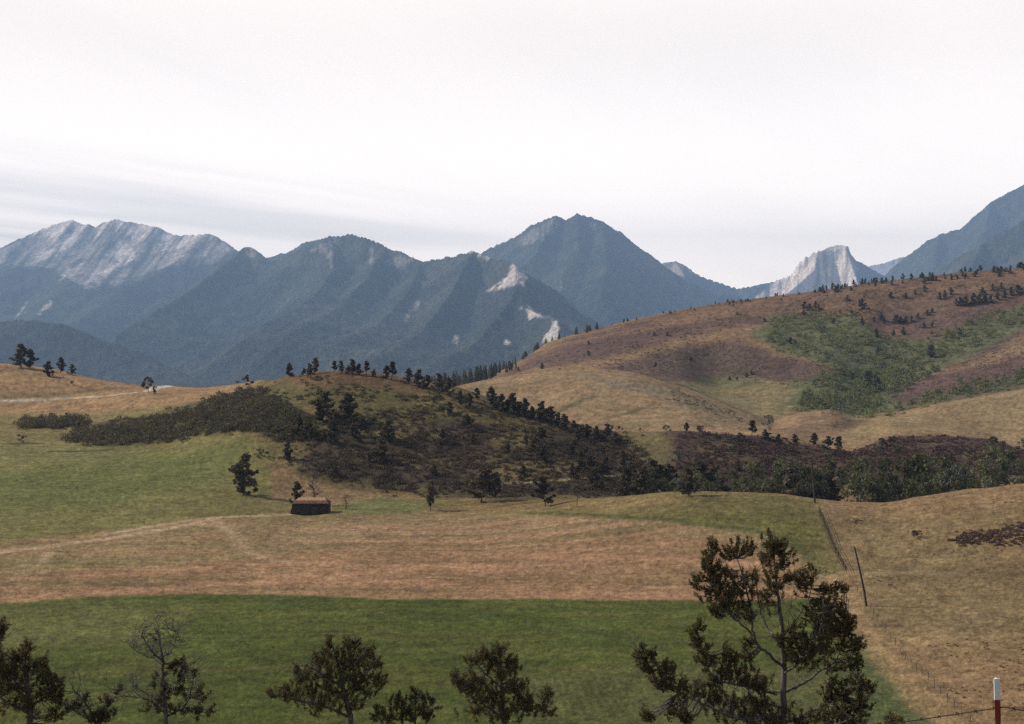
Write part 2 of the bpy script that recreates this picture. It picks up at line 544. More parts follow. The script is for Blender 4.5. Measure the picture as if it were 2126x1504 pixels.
def track(pts, width, colr, op=1.0, soft=1.5, warp=1.5, broken=None, drange=(100, 1500)):
    """a worn line along the ground, width in metres"""
    P = [hit(*p) for p in pts]
    P = [p for p in P if p is not None]
    xs, ys = np.array([p[0] for p in P]), np.array([p[1] for p in P])
    m = (XG > xs.min() - 30) & (XG < xs.max() + 30) & (YG > ys.min() - 30) & (YG < ys.max() + 30)
    x, y = XG[m] + WARP[m] * warp, YG[m] + WARP2[m] * warp
    d = np.full(x.shape, 1e9)
    for i in range(len(P) - 1):
        ex, ey = xs[i + 1] - xs[i], ys[i + 1] - ys[i]
        tt = np.clip(((x - xs[i]) * ex + (y - ys[i]) * ey) / (ex * ex + ey * ey), 0, 1)
        d = np.minimum(d, np.hypot(x - xs[i] - ex * tt, y - ys[i] - ey * tt))
    a = (1 - sstep(d, width / 2 - soft / 2, width / 2 + soft)) * op
    if broken is not None:
        a = a * broken[m]
    LAND[m] = LAND[m] * (1 - a[:, None]) + np.array(colr) * a[:, None]


TAN = (0.225, 0.142, 0.070)
YS = YG + 0.04 * XG + 6 * fbm(XG / 90, YG / 60, 40, 2)
n_strip = 0.6 * fbm(XG / 110, YS / 6, 41, 4) + 0.6 * fbm(XG / 90, YS / 2.4, 42, 3)                       # streaks along the mowing
n_pat = fbm(XG / 25, YG / 16, 43, 4)
n_big = fbm(XG / 90, YG / 60, 47, 3)
n_fine = fbm(XG / 6, YG / 4, 49, 3)
# left dry hill
cover([(-900, 700), (0, 735), (300, 780), (430, 795), (540, 800), (420, 850), (200, 870), (-900, 880)], (0.250, 0.155, 0.078), 8, 8)
cover([(-900, 862), (120, 862), (520, 830), (560, 900), (300, 925), (-900, 925)], (0.165, 0.130, 0.052), 8, 6)
# upper left meadow
cover([(-900, 922), (120, 922), (330, 915), (520, 903), (640, 930), (560, 960), (560, 1040), (700, 1075), (480, 1085), (200, 1118), (0, 1150), (-900, 1170)],
      (0.140, 0.122, 0.042), 6, 5)
cover([(-200, 990), (150, 965), (330, 950), (500, 925), (490, 965), (440, 1010), (250, 1050), (0, 1060)], (0.102, 0.112, 0.034), 16, 14, 0.8)
cover([(-900, 925), (130, 925), (330, 918), (180, 955), (-900, 980)], (0.155, 0.140, 0.055), 10, 6, 0.8)
# mown field, front of the barn
cover([(-900, 1150), (0, 1125), (250, 1100), (480, 1072), (700, 1078), (960, 1062), (1200, 1068), (1400, 1080), (1560, 1100), (1660, 1135), (1720, 1215),
       (1750, 1290), (1700, 1300), (-900, 1320)], (0.190, 0.135, 0.064), 5, 3, 1.0, drange=(150, 400))
cover([(-900, 1215), (0, 1196), (480, 1160), (820, 1118), (1100, 1105), (1400, 1110), (1580, 1130), (1660, 1200), (1700, 1262), (1000, 1262), (-900, 1275)],
      (0.222, 0.132, 0.068), 8, 8, 0.9, drange=(150, 400))
cover([(420, 1085), (1000, 1068), (1400, 1085), (1500, 1100), (900, 1120), (560, 1150)], (0.205, 0.135, 0.075), 10, 8, 0.7, drange=(150, 420))
mown = sstep(poly_sd(UG, VG, [(-900, 1150), (0, 1125), (480, 1075), (960, 1065), (1400, 1085), (1640, 1130), (1720, 1262), (-900, 1280)]), -4, 6)
mown = mown * (Dg > 150) * (Dg < 420)
a = (sstep(n_strip, 0.0, 0.45) * 0.75 * mown)[..., None]
LAND = LAND * (1 - a) + np.array((0.275, 0.165, 0.090)) * a
a = (sstep(-n_strip, 0.05, 0.45) * 0.7 * mown)[..., None]
LAND = LAND * (1 - a) + np.array((0.135, 0.100, 0.045)) * a
a = (sstep(n_big, 0.05, 0.5) * 0.4 * mown)[..., None]
LAND = LAND * (1 - a) + np.array((0.170, 0.130, 0.055)) * a
# reddish windrows
for pts, w in (([(0, 1203), (300, 1190), (520, 1172), (700, 1165)], 3.0), ([(560, 1200), (760, 1188), (860, 1178), (1000, 1180)], 4.0),
               ([(0, 1240), (250, 1228), (500, 1210), (760, 1205), (900, 1215)], 3.5), ([(900, 1150), (1200, 1160), (1480, 1165), (1640, 1180)], 3.0),
               ([(1000, 1230), (1300, 1238), (1650, 1238)], 4.5)):
    track(pts, w, (0.300, 0.165, 0.095), 0.65, 3, 3.0)
# green crop in front
CROP = [(-900, 1275), (0, 1254), (220, 1240), (400, 1232), (620, 1236), (850, 1243), (1200, 1247), (1500, 1246), (1700, 1240), (1735, 1262), (1790, 1310),
        (1850, 1385), (1950, 1495), (2060, 1620), (2060, 2000), (-900, 2000)]
cover(CROP, (0.063, 0.074, 0.016), 3.0, 7.0, drange=(90, 300))
crop = sstep(poly_sd(UG, VG, CROP), -2, 4) * (Dg < 300)
n_c = fbm(XG / 14, YG / 4, 53, 4)
a = (sstep(n_c, 0.0, 0.5) * 0.55 * crop)[..., None]
LAND = LAND * (1 - a) + np.array((0.088, 0.084, 0.024)) * a
a = (sstep(-n_c, 0.0, 0.45) * 0.45 * crop)[..., None]
LAND = LAND * (1 - a) + np.array((0.038, 0.050, 0.013)) * a
cover([(-400, 1262), (0, 1262), (250, 1245), (420, 1262), (300, 1330), (100, 1345), (-400, 1360)], (0.110, 0.110, 0.036), 20, 14, 0.7, drange=(90, 300))
cover([(1050, 1400), (1500, 1370), (1800, 1400), (1960, 1504), (1100, 1504)], (0.085, 0.085, 0.034), 22, 14, 0.6, drange=(90, 300))
cover([(1780, 1300), (1850, 1400), (1950, 1510), (1700, 1520), (1740, 1400)], (0.080, 0.096, 0.036), 12, 8, 0.7, drange=(90, 300))
# pasture at the right
PAST = [(1690, 1045), (1760, 1190), (1800, 1300), (1870, 1385), (1965, 1495), (2080, 1620), (2900, 1620), (2900, 960), (2126, 1002), (1950, 1022), (1820, 1044)]
cover(PAST, (0.200, 0.128, 0.064), 4, 4, drange=(90, 380))
cover([(1770, 1130), (2900, 1100), (2900, 1330), (1900, 1330), (1800, 1250)], (0.182, 0.122, 0.062), 30, 20, 0.8, drange=(90, 380))
pst = sstep(poly_sd(UG, VG, PAST), -4, 6) * (Dg > 120) * (Dg < 360)
n_t = fbm(XG / 7, YG / 3.5, 57, 3)
a = (sstep(n_t, 0.12, 0.5) * 0.55 * pst)[..., None]
LAND = LAND * (1 - a) + np.array((0.115, 0.082, 0.044)) * a
a = (sstep(n_pat, 0.1, 0.6) * 0.6 * pst)[..., None]
LAND = LAND * (1 - a) + np.array((0.245, 0.165, 0.080)) * a
a = (sstep(-n_big, 0.1, 0.6) * 0.6 * pst)[..., None]
LAND = LAND * (1 - a) + np.array((0.148, 0.108, 0.052)) * a
track([(1700, 1165), (1740, 1240), (1790, 1310), (1850, 1375), (1900, 1440), (1960, 1503)], 3.5, (0.250, 0.165, 0.082), 0.8, 2, 2.0)
track([(1690, 1186), (1760, 1188), (1900, 1192), (2000, 1190)], 1.6, (0.26, 0.19, 0.12), 0.4, 1.5, 1.0)
# olive grass under the wooded hill
cover([(700, 1066), (800, 1030), (1000, 1042), (1100, 1030), (1420, 1020), (1600, 1024), (1700, 1038), (1752, 1200), (1690, 1195), (1660, 1140), (1560, 1104), (1400, 1084),
       (1200, 1070), (950, 1062)], (0.128, 0.104, 0.040), 5, 6, drange=(240, 420))
cover([(850, 1055), (1000, 1045), (1350, 1030), (1450, 1040), (1250, 1058), (950, 1062)], (0.19, 0.125, 0.055), 8, 8, 0.7, drange=(300, 430))
cover([(1400, 1066), (1560, 1062), (1700, 1090), (1690, 1150), (1600, 1115), (1450, 1085)], (0.105, 0.096, 0.028), 12, 8, 0.7, drange=(240, 420))
track([(1100, 1066), (1200, 1068), (1320, 1076), (1450, 1090), (1560, 1102), (1640, 1120), (1680, 1160)], 2.2, (0.065, 0.070, 0.025), 0.8, 2, 1.5)
cover([(480, 1045), (560, 1035), (720, 1060), (860, 1045), (900, 1062), (700, 1078), (520, 1070)], (0.150, 0.120, 0.050), 6, 5, 0.8, drange=(330, 430))
cover([(690, 1050), (800, 1030), (880, 1045), (860, 1066), (720, 1072)], (0.115, 0.118, 0.045), 6, 4, 0.8, drange=(330, 430))
# wooded central hill: grass with brush
HILL = [(540, 905), (500, 840), (560, 785), (640, 770), (700, 766), (800, 772), (880, 785), (960, 800), (1100, 845), (1200, 875), (1300, 895), (1345, 960), (1340, 1020),
        (1000, 1034), (800, 1024), (700, 1014), (620, 985), (580, 945)]
cover(HILL, (0.090, 0.074, 0.030), 6, 8, drange=(380, 620))
hill = sstep(poly_sd(UG, VG, HILL), -6, 8) * (Dg > 380) * (Dg < 620)
a = (sstep(n_pat, -0.1, 0.5) * 0.6 * hill)[..., None]
LAND = LAND * (1 - a) + np.array((0.125, 0.086, 0.040)) * a
cover([(560, 790), (640, 772), (720, 768), (820, 778), (900, 795), (860, 812), (740, 800), (620, 800)], (0.120, 0.070, 0.038), 6, 8, 0.85, drange=(380, 620))
BRUSHA = [(600, 960), (640, 905), (690, 880), (780, 860), (880, 850), (1000, 840), (1100, 858), (1200, 890), (1300, 905), (1350, 960), (1340, 1030), (1180, 1032), (1000, 1035),
          (860, 1020), (740, 1000), (650, 985)]
cover(BRUSHA, (0.041, 0.030, 0.020), 14, 18, 0.9, drange=(380, 620))
cover([(700, 880), (800, 850), (960, 842), (1080, 862), (1160, 885), (1120, 905), (1000, 880), (860, 878), (760, 905)], (0.105, 0.088, 0.032), 8, 22, 0.75, drange=(380, 620))
cover([(640, 935), (760, 930), (900, 950), (1000, 940), (1040, 955), (900, 972), (760, 965)], (0.095, 0.070, 0.032), 6, 22, 0.6, drange=(380, 620))
for pts in ([(1000, 905), (1060, 890), (1110, 915), (1080, 930), (1030, 925)], [(980, 985), (1040, 965), (1110, 955), (1230, 962), (1260, 980), (1150, 995), (1020, 1000)],
            [(880, 835), (960, 845), (1010, 860), (980, 870), (900, 855)], [(780, 905), (900, 885), (960, 900), (860, 915)]):
    cover(pts, (0.125, 0.095, 0.040), 8, 10, 0.8, drange=(380, 620))
cover([(560, 900), (620, 880), (640, 930), (620, 975), (560, 960), (520, 920)], (0.135, 0.105, 0.042), 10, 8, 0.8, drange=(380, 620))
track([(1035, 1006), (1060, 1003), (1100, 1001), (1180, 996), (1220, 993), (1320, 986)], 2.0, (0.23, 0.20, 0.085), 0.9, 1.5, 0.6)
# brush on the left of the hill, ground under it
cover([(545, 830), (620, 850), (660, 900), (600, 915), (540, 900)], (0.062, 0.052, 0.026), 10, 14, 0.8, drange=(420, 720))
cover([(120, 915), (200, 880), (330, 862), (450, 820), (545, 808), (560, 880), (420, 905), (220, 930)], (0.060, 0.052, 0.024), 6, 6, 0.9, drange=(420, 720))
# red brush bands in the valley
cover([(1285, 902), (1330, 893), (1400, 890), (1560, 902), (1700, 922), (1770, 935), (1750, 965), (1690, 1020), (1420, 1040), (1360, 1000), (1340, 930)], (0.060, 0.036, 0.029), 8, 10, drange=(380, 560))
cover([(1285, 896), (1340, 890), (1400, 905), (1390, 940), (1420, 985), (1340, 990), (1310, 930)], (0.140, 0.110, 0.048), 8, 8, 0.9, drange=(380, 560))
cover([(1740, 925), (1850, 902), (1900, 898), (2050, 902), (2140, 932), (2600, 940), (2600, 985), (1760, 1000)], (0.062, 0.038, 0.030), 8, 10, drange=(380, 575))
for pts in ([(1440, 930), (1520, 922), (1560, 940), (1500, 955)], [(1600, 945), (1680, 950), (1700, 975), (1620, 975)], [(1840, 925), (1930, 915), (1960, 932), (1880, 945)],
            [(2010, 930), (2100, 940), (2080, 955), (2000, 950)], [(1400, 950), (1440, 960), (1430, 990), (1395, 990)]):
    cover(pts, (0.095, 0.078, 0.038), 10, 22, 0.7, drange=(380, 575))
# tan domes and spurs
DOME = [(950, 812), (1040, 782), (1120, 771), (1200, 765), (1300, 771), (1400, 796), (1480, 826), (1565, 866), (1600, 890), (1560, 905), (1400, 898), (1280, 893), (1150, 870), (1000, 830)]
cover(DOME, (0.222, 0.148, 0.080), 4, 4, drange=(560, 900))
dome = sstep(poly_sd(UG, VG, DOME), -3, 6) * (Dg > 560) * (Dg < 900)
a = (sstep(n_pat + 0.3 * n_big, 0.12, 0.55) * 0.6 * dome)[..., None]
LAND = LAND * (1 - a) + np.array((0.150, 0.118, 0.058)) * a
cover([(1180, 776), (1300, 786), (1400, 810), (1500, 850), (1560, 880), (1480, 868), (1380, 830), (1280, 805)], (0.140, 0.115, 0.075), 8, 8, 0.7, drange=(560, 900))
track([(1150, 858), (1190, 840), (1230, 822)], 4, (0.075, 0.060, 0.035), 0.7, 3, 3)
track([(1260, 868), (1330, 848), (1360, 838)], 3, (0.085, 0.065, 0.035), 0.6, 3, 3)
cover([(1590, 895), (1640, 868), (1700, 853), (1770, 864), (1800, 880), (1740, 912), (1600, 912)], (0.200, 0.128, 0.072), 4, 4, drange=(600, 860))
cover([(1700, 884), (1760, 872), (1800, 876), (1760, 892)], (0.09, 0.06, 0.035), 6, 4, 0.8, drange=(600, 860))
cover([(1690, 915), (1800, 880), (1850, 860), (1980, 833), (2126, 805), (2600, 700), (2600, 950), (2126, 934), (2050, 904), (1900, 896), (1780, 912)], (0.215, 0.150, 0.078), 4, 4, drange=(560, 860))
# right hill
RH = [(940, 812), (1000, 785), (1100, 735), (1230, 682), (1500, 626), (1840, 580), (2126, 552), (2700, 500), (2700, 780), (2126, 812), (1850, 864), (1560, 870), (1400, 798), (1200, 766), (1040, 784)]
rh = sstep(poly_sd(UG, VG, RH), -4, 6) * (Dg > 860) * (Dg < 1600)
a = (rh * 1.0)[..., None]
LAND = LAND * (1 - a) + np.array((0.148, 0.090, 0.054)) * a
n_h = fbm((XG * 0.8 + YG * 0.3) / 90, (YG - 0.25 * XG) / 45, 61, 4)
a = (sstep(n_h, -0.05, 0.35) * 0.75 * rh)[..., None]
LAND = LAND * (1 - a) + np.array((0.088, 0.054, 0.043)) * a
a = (sstep(-n_h, 0.2, 0.55) * 0.5 * rh)[..., None]
LAND = LAND * (1 - a) + np.array((0.230, 0.145, 0.070)) * a
HR = (860, 1500)
for pts, c, op in (
        ([(1030, 790), (1150, 755), (1280, 740), (1420, 700), (1560, 672), (1640, 668), (1560, 690), (1400, 722), (1260, 762), (1120, 775)], (0.215, 0.138, 0.070), 0.8),
        ([(1090, 745), (1230, 705), (1400, 676), (1560, 655), (1600, 668), (1420, 697), (1280, 737), (1130, 765)], (0.096, 0.059, 0.047), 0.8),
        ([(1250, 765), (1390, 727), (1530, 712), (1600, 728), (1595, 765), (1500, 795), (1400, 786), (1330, 775)], (0.092, 0.062, 0.045), 0.85),
        ([(1580, 765), (1640, 738), (1700, 745), (1790, 785), (1730, 800), (1650, 802), (1560, 792)], (0.090, 0.056, 0.044), 0.9),
        ([(1600, 735), (1650, 730), (1720, 752), (1790, 780), (1700, 758)], (0.205, 0.135, 0.068), 0.7),
        ([(1400, 796), (1480, 786), (1600, 790), (1700, 800), (1660, 850), (1600, 885), (1560, 862), (1480, 826)], (0.180, 0.142, 0.065), 0.95),
        ([(1420, 788), (1500, 782), (1590, 795), (1500, 806)], (0.075, 0.075, 0.035), 0.6),
        ([(1640, 850), (1650, 790), (1760, 772), (1600, 720), (1560, 690), (1620, 650), (1780, 655), (1830, 700), (1940, 700), (2126, 630), (2300, 600), (2300, 680), (2126, 690),
          (1960, 770), (1870, 800), (1900, 860), (1780, 880)], (0.085, 0.090, 0.042), 0.85),
        ([(1850, 830), (1960, 772), (2126, 688), (2400, 640), (2400, 760), (2126, 790), (1900, 838)], (0.098, 0.059, 0.048), 0.9),
        ([(1960, 775), (2060, 735), (2126, 700), (2126, 730), (2040, 762)], (0.215, 0.145, 0.082), 0.7),
        ([(1850, 852), (1930, 826), (2126, 775), (2300, 760), (2126, 806), (1960, 838)], (0.080, 0.080, 0.042), 0.8),
        ([(1820, 650), (1960, 610), (2126, 590), (2400, 560), (2400, 620), (2126, 630), (1980, 680), (1850, 690)], (0.100, 0.063, 0.049), 0.7)):
    cover(pts, c, 6, 9, op, drange=HR)
# far valley floor
far = sstep(Dg, 1480, 1700)[..., None]
LAND = LAND * (1 - far) + np.array((0.030, 0.034, 0.026)) * far
# near slope, out of frame
nr = (1 - sstep(Dg, 90, 130))[..., None] * np.ones_like(LAND)
LAND = LAND * (1 - nr) + np.array((0.15, 0.12, 0.06)) * nr
# wheel tracks and the gravel road
for pts, w, op in (([(-100, 1162), (0, 1147), (100, 1134), (200, 1121), (300, 1107), (380, 1092), (440, 1076), (520, 1072), (600, 1068)], 2.6, 0.85),
                   ([(230, 1108), (320, 1092), (400, 1080), (450, 1074)], 1.6, 0.7),
                   ([(440, 1076), (475, 1105), (500, 1135), (540, 1160), (600, 1168)], 2.0, 0.5), ([(85, 1168), (105, 1148)], 1.2, 0.5)):
    track(pts, w, (0.36, 0.245, 0.155), op, 2.0, 1.0)
track([(-200, 833), (0, 832), (80, 831), (150, 827), (220, 822), (280, 816), (320, 809), (338, 804), (352, 801)], 3.2, (0.40, 0.34, 0.27), 0.95, 1.5, 0.4)
track([(310, 812), (335, 804), (350, 801)], 5.5, (0.48, 0.44, 0.40), 0.9, 1.5, 0.3)
track([(0, 822), (100, 818), (180, 812), (260, 806)], 6, (0.12, 0.085, 0.045), 0.6, 4, 3.0)
for pts in ([(-100, 922), (0, 922), (40, 921), (80, 921)], [(110, 938), (160, 938), (230, 934)]):
    track(pts, 3.0, (0.045, 0.045, 0.022), 0.9, 2, 0.6)

# rows of the crop, seen end-on near the bottom, and the grain of single tufts
rows = np.sin(2 * math.pi * (XG + 0.06 * YG) / 1.15 + WARP * 1.5)
rm = sstep(poly_sd(UG, VG, [(980, 1395), (1420, 1385), (1500, 1420), (1480, 1520), (960, 1520)]) + 20 * WARP, -10, 25) * (Dg < 230) * (Dg > 120)
LAND *= (1 + 0.16 * rows * rm * sstep(n_pat, -0.3, 0.3))[..., None]
for pts in ([(-100, 1330), (300, 1318), (800, 1312), (1400, 1316), (1800, 1322)], [(-100, 1410), (300, 1392), (800, 1384), (1400, 1390), (1850, 1400)],
            [(-100, 1285), (400, 1268), (900, 1274), (1500, 1276), (1740, 1272)]):
    track(pts, 1.2, (0.100, 0.085, 0.030), 0.65, 1.5, 2.0, broken=sstep(n_pat, -0.2, 0.3))
grain = rng.normal(size=Z.shape)
grain[1:-1, 1:-1] = (grain[1:-1, 1:-1] + 0.5 * (grain[:-2, 1:-1] + grain[2:, 1:-1] + grain[1:-1, :-2] + grain[1:-1, 2:])) / 1.4
LAND *= np.clip(1 + 0.13 * grain + (0.16 - 0.10 * mown) * n_fine, 0.45, 1.7)[..., None]
idx = np.arange(ND * NU).reshape(ND, NU)
quads = np.stack([idx[:-1, :-1], idx[:-1, 1:], idx[1:, 1:], idx[1:, :-1]], -1).reshape(-1, 4)
gverts = np.stack([XG, YG, Z], -1).reshape(-1, 3)
# close the small hole under the camera
gverts = np.vstack([gverts, [[0, 0, -1.7]]])
fan = np.stack([np.full(NU - 1, ND * NU), idx[0, 1:], idx[0, :-1]], -1)
gcol = np.vstack([LAND.reshape(-1, 3), [[0.15, 0.12, 0.06]]])
g = build("ground", gverts, [quads, fan], M_GROUND, col=gcol, smooth=True)
tag(g, "rolling grassland with a green crop field, mown stubble and dry hills", "ground", kind="structure")


# ------------------------------------------------------------------ mountains
MS = 2.2                                                     # the ranges stand this much farther than their sketch
FOREST = np.array((0.026, 0.031, 0.025))
FORESTL = np.array((0.048, 0.050, 0.034))
ROCK = np.array((0.64, 0.55, 0.49))


def mountain(name, label, ridges, ur, dr, nu, nd, slope, L, base, amp, rocks=(), hi_rock=None, rock=ROCK, seed=0, spur=0.52, melt=True, near=1.0, warp=120.0, rockstreak=(0, 0)):
    us = np.linspace(ur[0], ur[1], nu)
    ds = np.linspace(dr[0], dr[1], nd)
    U, D = np.meshgrid(us, ds)
    X, Y = (U - UC) / F * D, D
    wx = X + warp * fbm(X / 520, Y / 520, seed + 1, 5)
    wy = Y + warp * fbm(X / 520, Y / 520, seed + 2, 5)
    H = np.full(X.shape, -1e9)
    DIST = np.full(X.shape, 1e9)
    for r in ridges:
        P = np.array([W(*p[:3]) for p in r])
        HR_ = np.full(X.shape, -1e9)
        DPREV = DIST.copy()
        s = slope if r is ridges[0] else min(slope, spur)
        for i in range(len(P) - 1):
            a, b = P[i], P[i + 1]
            ex, ey = b[0] - a[0], b[1] - a[1]
            k = (ex * ex + ey * ey) + 1e-6
            # the crest itself is not moved, the flanks are
            d0 = np.hypot(X - a[0] - ex * np.clip(((X - a[0]) * ex + (Y - a[1]) * ey) / k, 0, 1),
                          Y - a[1] - ey * np.clip(((X - a[0]) * ex + (Y - a[1]) * ey) / k, 0, 1))
            w = sstep(d0, 120, 850)
            qx, qy = X + (wx - X) * w, Y + (wy - Y) * w
            t = np.clip(((qx - a[0]) * ex + (qy - a[1]) * ey) / k, 0, 1)
            dist = np.hypot(qx - a[0] - ex * t, qy - a[1] - ey * t)
            h = a[2] + (b[2] - a[2]) * t - s * L * (1 - np.exp(-dist / L)) - 0.32 * np.minimum(dist, L) * (L < 1000)
            HR_ = np.maximum(HR_, h)
            DIST = np.minimum(DIST, dist)
        if r is ridges[0]:
            H = HR_
            DMAIN = DIST.copy()
        else:                                                # a spur melts into the flank
            kk = 260.0 * sstep(DMAIN if melt else DPREV, 120, 900) + 0.5
            df = np.maximum(kk - np.abs(H - HR_), 0) / kk
            H = np.maximum(H, HR_) + df * df * kk * 0.25
    rel = sstep(DIST, 0, 260)
    WXN = fbm(X / 300, Y / 300, seed + 7, 3)
    H += ((ridged(X / 330, Y / 330, seed + 5) - 0.86) * amp + (ridged(X / 130 + WXN, Y / 130 - WXN, seed + 6, 4) - 0.86) * amp * 0.40) * rel
    H += fbm(X / 60, Y / 60, seed + 8, 4) * amp * 0.10 * (0.45 + rel)
    H += fbm(X / 25, Y / 25, seed + 21, 2) * 3.0
    H += fbm(X / 16, Y / 16, seed + 9, 2) * 4.0
    H = np.maximum(H, base)
    V = VC - H / D * F
    # forest in two greens, rock where it is bare
    m = sstep(fbm(X / 180, Y / 180, seed + 11, 5), -0.25, 0.4)[..., None]
    C = FOREST * (1 - m) + FORESTL * m
    gzx = np.gradient(H, axis=1) / np.gradient(X, axis=1)
    R = np.zeros(X.shape)
    st = 0.7 * fbm((U + rockstreak[0] * V) / 17, V / 120, seed + 13, 4) + 0.6 * fbm((U + rockstreak[0] * V) / 6, V / 60, seed + 14, 3)
    nn = fbm(X / 45, Y / 45, seed + 15, 4)
    if hi_rock is not None:
        R = np.maximum(R, sstep((hi_rock - V) / 22.0 + 1.6 * st + 0.5 * nn, -0.5, 1.2))
    for pts, op in rocks:
        sd = poly_sd(U, V, pts, 1.0)
        R = np.maximum(R, sstep(sd + 7 * nn + 4 * st, -2.0, 4.0) * op)
    R = R * (1 - 0.75 * sstep(-st, 0.05, 0.5))
    rk = rock * (0.90 + 0.42 * st + 0.10 * nn)[..., None]
    C = C * (1 - R[..., None]) + rk * R[..., None]
    gr = np.random.default_rng(seed + 99).normal(size=X.shape)
    C = C * np.clip(1 + (0.30 - 0.18 * R) * gr, 0.3, 2)[..., None]
    ids = np.arange(nu * nd).reshape(nd, nu)
    q = np.stack([ids[:-1, :-1], ids[:-1, 1:], ids[1:, 1:], ids[1:, :-1]], -1).reshape(-1, 4)
    o = build(name, np.stack([X, Y, H], -1).reshape(-1, 3) * MS * near, q, M_MOUNT, col=np.clip(C.reshape(-1, 3), 0.01, 0.8), smooth=True)
    tag(o, label, "mountain", kind="structure")
    return o


# far left range with bare rock faces
mountain("rocky_mountain", "far grey mountain range with bare rock faces on the left",
         [[(-420, 560, 7600), (-200, 560, 7500), (-60, 535, 7400), (0, 514, 7300), (50, 492, 7250), (100, 470, 7200), (150, 456, 7200), (172, 466, 7150), (198, 472, 7000),
           (214, 463, 6950), (240, 454, 6900), (262, 460, 6850), (300, 466, 6800), (326, 470, 6750), (345, 487, 6700), (380, 489, 6650), (410, 489, 6500), (434, 484, 6350),
           (455, 495, 6250), (485, 519, 6150), (560, 560, 6000), (700, 640, 5800)],
          [(150, 456, 7200), (90, 530, 6700), (30, 590, 6200), (-40, 650, 5600)],
          [(184, 464, 7000), (130, 520, 6600), (70, 575, 6200)],
          [(240, 454, 6900), (200, 545, 6300), (150, 620, 5700), (80, 690, 5000)],
          [(326, 470, 6750), (280, 540, 6350), (200, 590, 5900)],
          [(434, 484, 6350), (360, 545, 5900), (270, 610, 5400), (160, 690, 4800)]],
         (-420, 760), (4300, 8000), 300, 240, 0.62, 2600, -80, 150,
         rocks=[([(-60, 545), (0, 516), (150, 458), (240, 454), (330, 472), (434, 485), (488, 520), (430, 552), (340, 556), (270, 590), (180, 600), (110, 560), (0, 556)], 0.42), ([(175, 590), (215, 520), (255, 490), (270, 510), (290, 530), (230, 575)], 0.95), ([(65, 540), (130, 500), (185, 462), (192, 480), (140, 520), (80, 545)], 0.9),
                ([(335, 525), (350, 490), (368, 488), (345, 525)], 0.9), ([(355, 515), (385, 490), (420, 488), (380, 515)], 0.8),
                ([(30, 665), (45, 640), (60, 625), (52, 645), (38, 668)], 0.7), ([(80, 650), (105, 625), (110, 630), (88, 652)], 0.7),
                ([(125, 582), (140, 555), (145, 560), (132, 582)], 0.7), ([(245, 575), (280, 545), (310, 535), (270, 565)], 0.8),
                ([(400, 550), (420, 520), (455, 500), (480, 520), (430, 545)], 0.55)],
         hi_rock=497, seed=100, rockstreak=(0.75, 0))

# the small dark knob between the ranges and the peak behind
mountain("wooded_peak", "small dark wooded peak half hidden behind the middle range",
         [[(470, 560, 6200), (600, 522, 6100), (640, 500, 6000), (668, 494, 6000), (720, 500, 6100), (800, 540, 6200)]],
         (440, 860), (5000, 6600), 120, 90, 0.65, 2600, -80, 90, seed=150)

# middle range with the limestone cliffs
mountain("forested_mountain", "long blue forested mountain with pale limestone cliffs at its right end",
         [[(300, 640, 5200), (420, 575, 5100), (490, 528, 5000), (505, 516, 4950), (522, 512, 4950), (540, 523, 4900), (558, 540, 4850), (575, 541, 4800), (600, 528, 4750),
           (622, 516, 4700), (652, 502, 4650), (686, 491, 4600), (730, 487, 4550), (760, 492, 4500), (800, 511, 4450), (840, 526, 4350), (876, 544, 4250), (905, 538, 4150),
           (945, 530, 4050), (984, 520, 3950), (1000, 527, 3900), (1018, 535, 3850), (1045, 541, 3750), (1066, 547, 3650), (1080, 560, 3600), (1088, 580, 3560), (1105, 596, 3500),
           (1135, 624, 3420), (1160, 650, 3350), (1195, 672, 3250), (1235, 690, 3150), (1300, 725, 3000)],
          [(505, 516, 4950), (430, 580, 4500), (330, 645, 4000), (220, 720, 3500), (120, 780, 3100)],
          [(686, 491, 4600), (690, 560, 4200), (650, 620, 3800), (560, 700, 3300), (500, 760, 2900)],
          [(800, 511, 4450), (760, 580, 4000), (680, 660, 3500), (610, 730, 3000), (560, 790, 2700)],
          [(876, 544, 4250), (850, 600, 3800), (790, 670, 3300), (700, 750, 2800)],
          [(984, 520, 3950), (940, 600, 3500), (900, 660, 3150), (830, 735, 2750), (780, 790, 2500)],
          [(1070, 550, 3640), (1076, 586, 3400), (1060, 625, 3150), (1000, 700, 2750), (930, 770, 2450)],
          [(1084, 570, 3580), (1082, 630, 3150), (1112, 650, 2950), (1148, 662, 2800), (1162, 680, 2700), (1150, 730, 2500), (1120, 780, 2300)]],
         (240, 1340), (2150, 5500), 420, 300, 1.0, 1500, -80, 105, spur=0.68,
         rocks=[([(975, 525), (985, 518), (1000, 525), (1020, 534), (1010, 540)], 0.9),
                ([(1008, 606), (1042, 588), (1056, 562), (1064, 546), (1080, 553), (1093, 578), (1088, 592), (1055, 598)], 1.0),
                ([(1082, 641), (1096, 638), (1114, 652), (1100, 662)], 0.9), ([(1110, 651), (1146, 654), (1152, 664), (1128, 665)], 0.7),
                ([(1126, 712), (1140, 685), (1145, 664), (1160, 664), (1162, 712)], 0.85),
                ([(937, 712), (942, 700), (955, 695), (952, 712)], 0.6), ([(1044, 714), (1050, 708), (1056, 714)], 0.6),
                ([(688, 560), (698, 520), (702, 498), (690, 498), (675, 530)], 0.35), ([(765, 545), (768, 515), (778, 512), (774, 550)], 0.4),
                ([(835, 670), (850, 640), (872, 620), (868, 640), (845, 672)], 0.35), ([(800, 545), (830, 530), (862, 535), (830, 560)], 0.35),
                ([(640, 520), (665, 505), (690, 500), (680, 530)], 0.25), ([(505, 530), (520, 514), (540, 524), (530, 540)], 0.3)],
         rock=np.array((0.50, 0.43, 0.38)), seed=200)

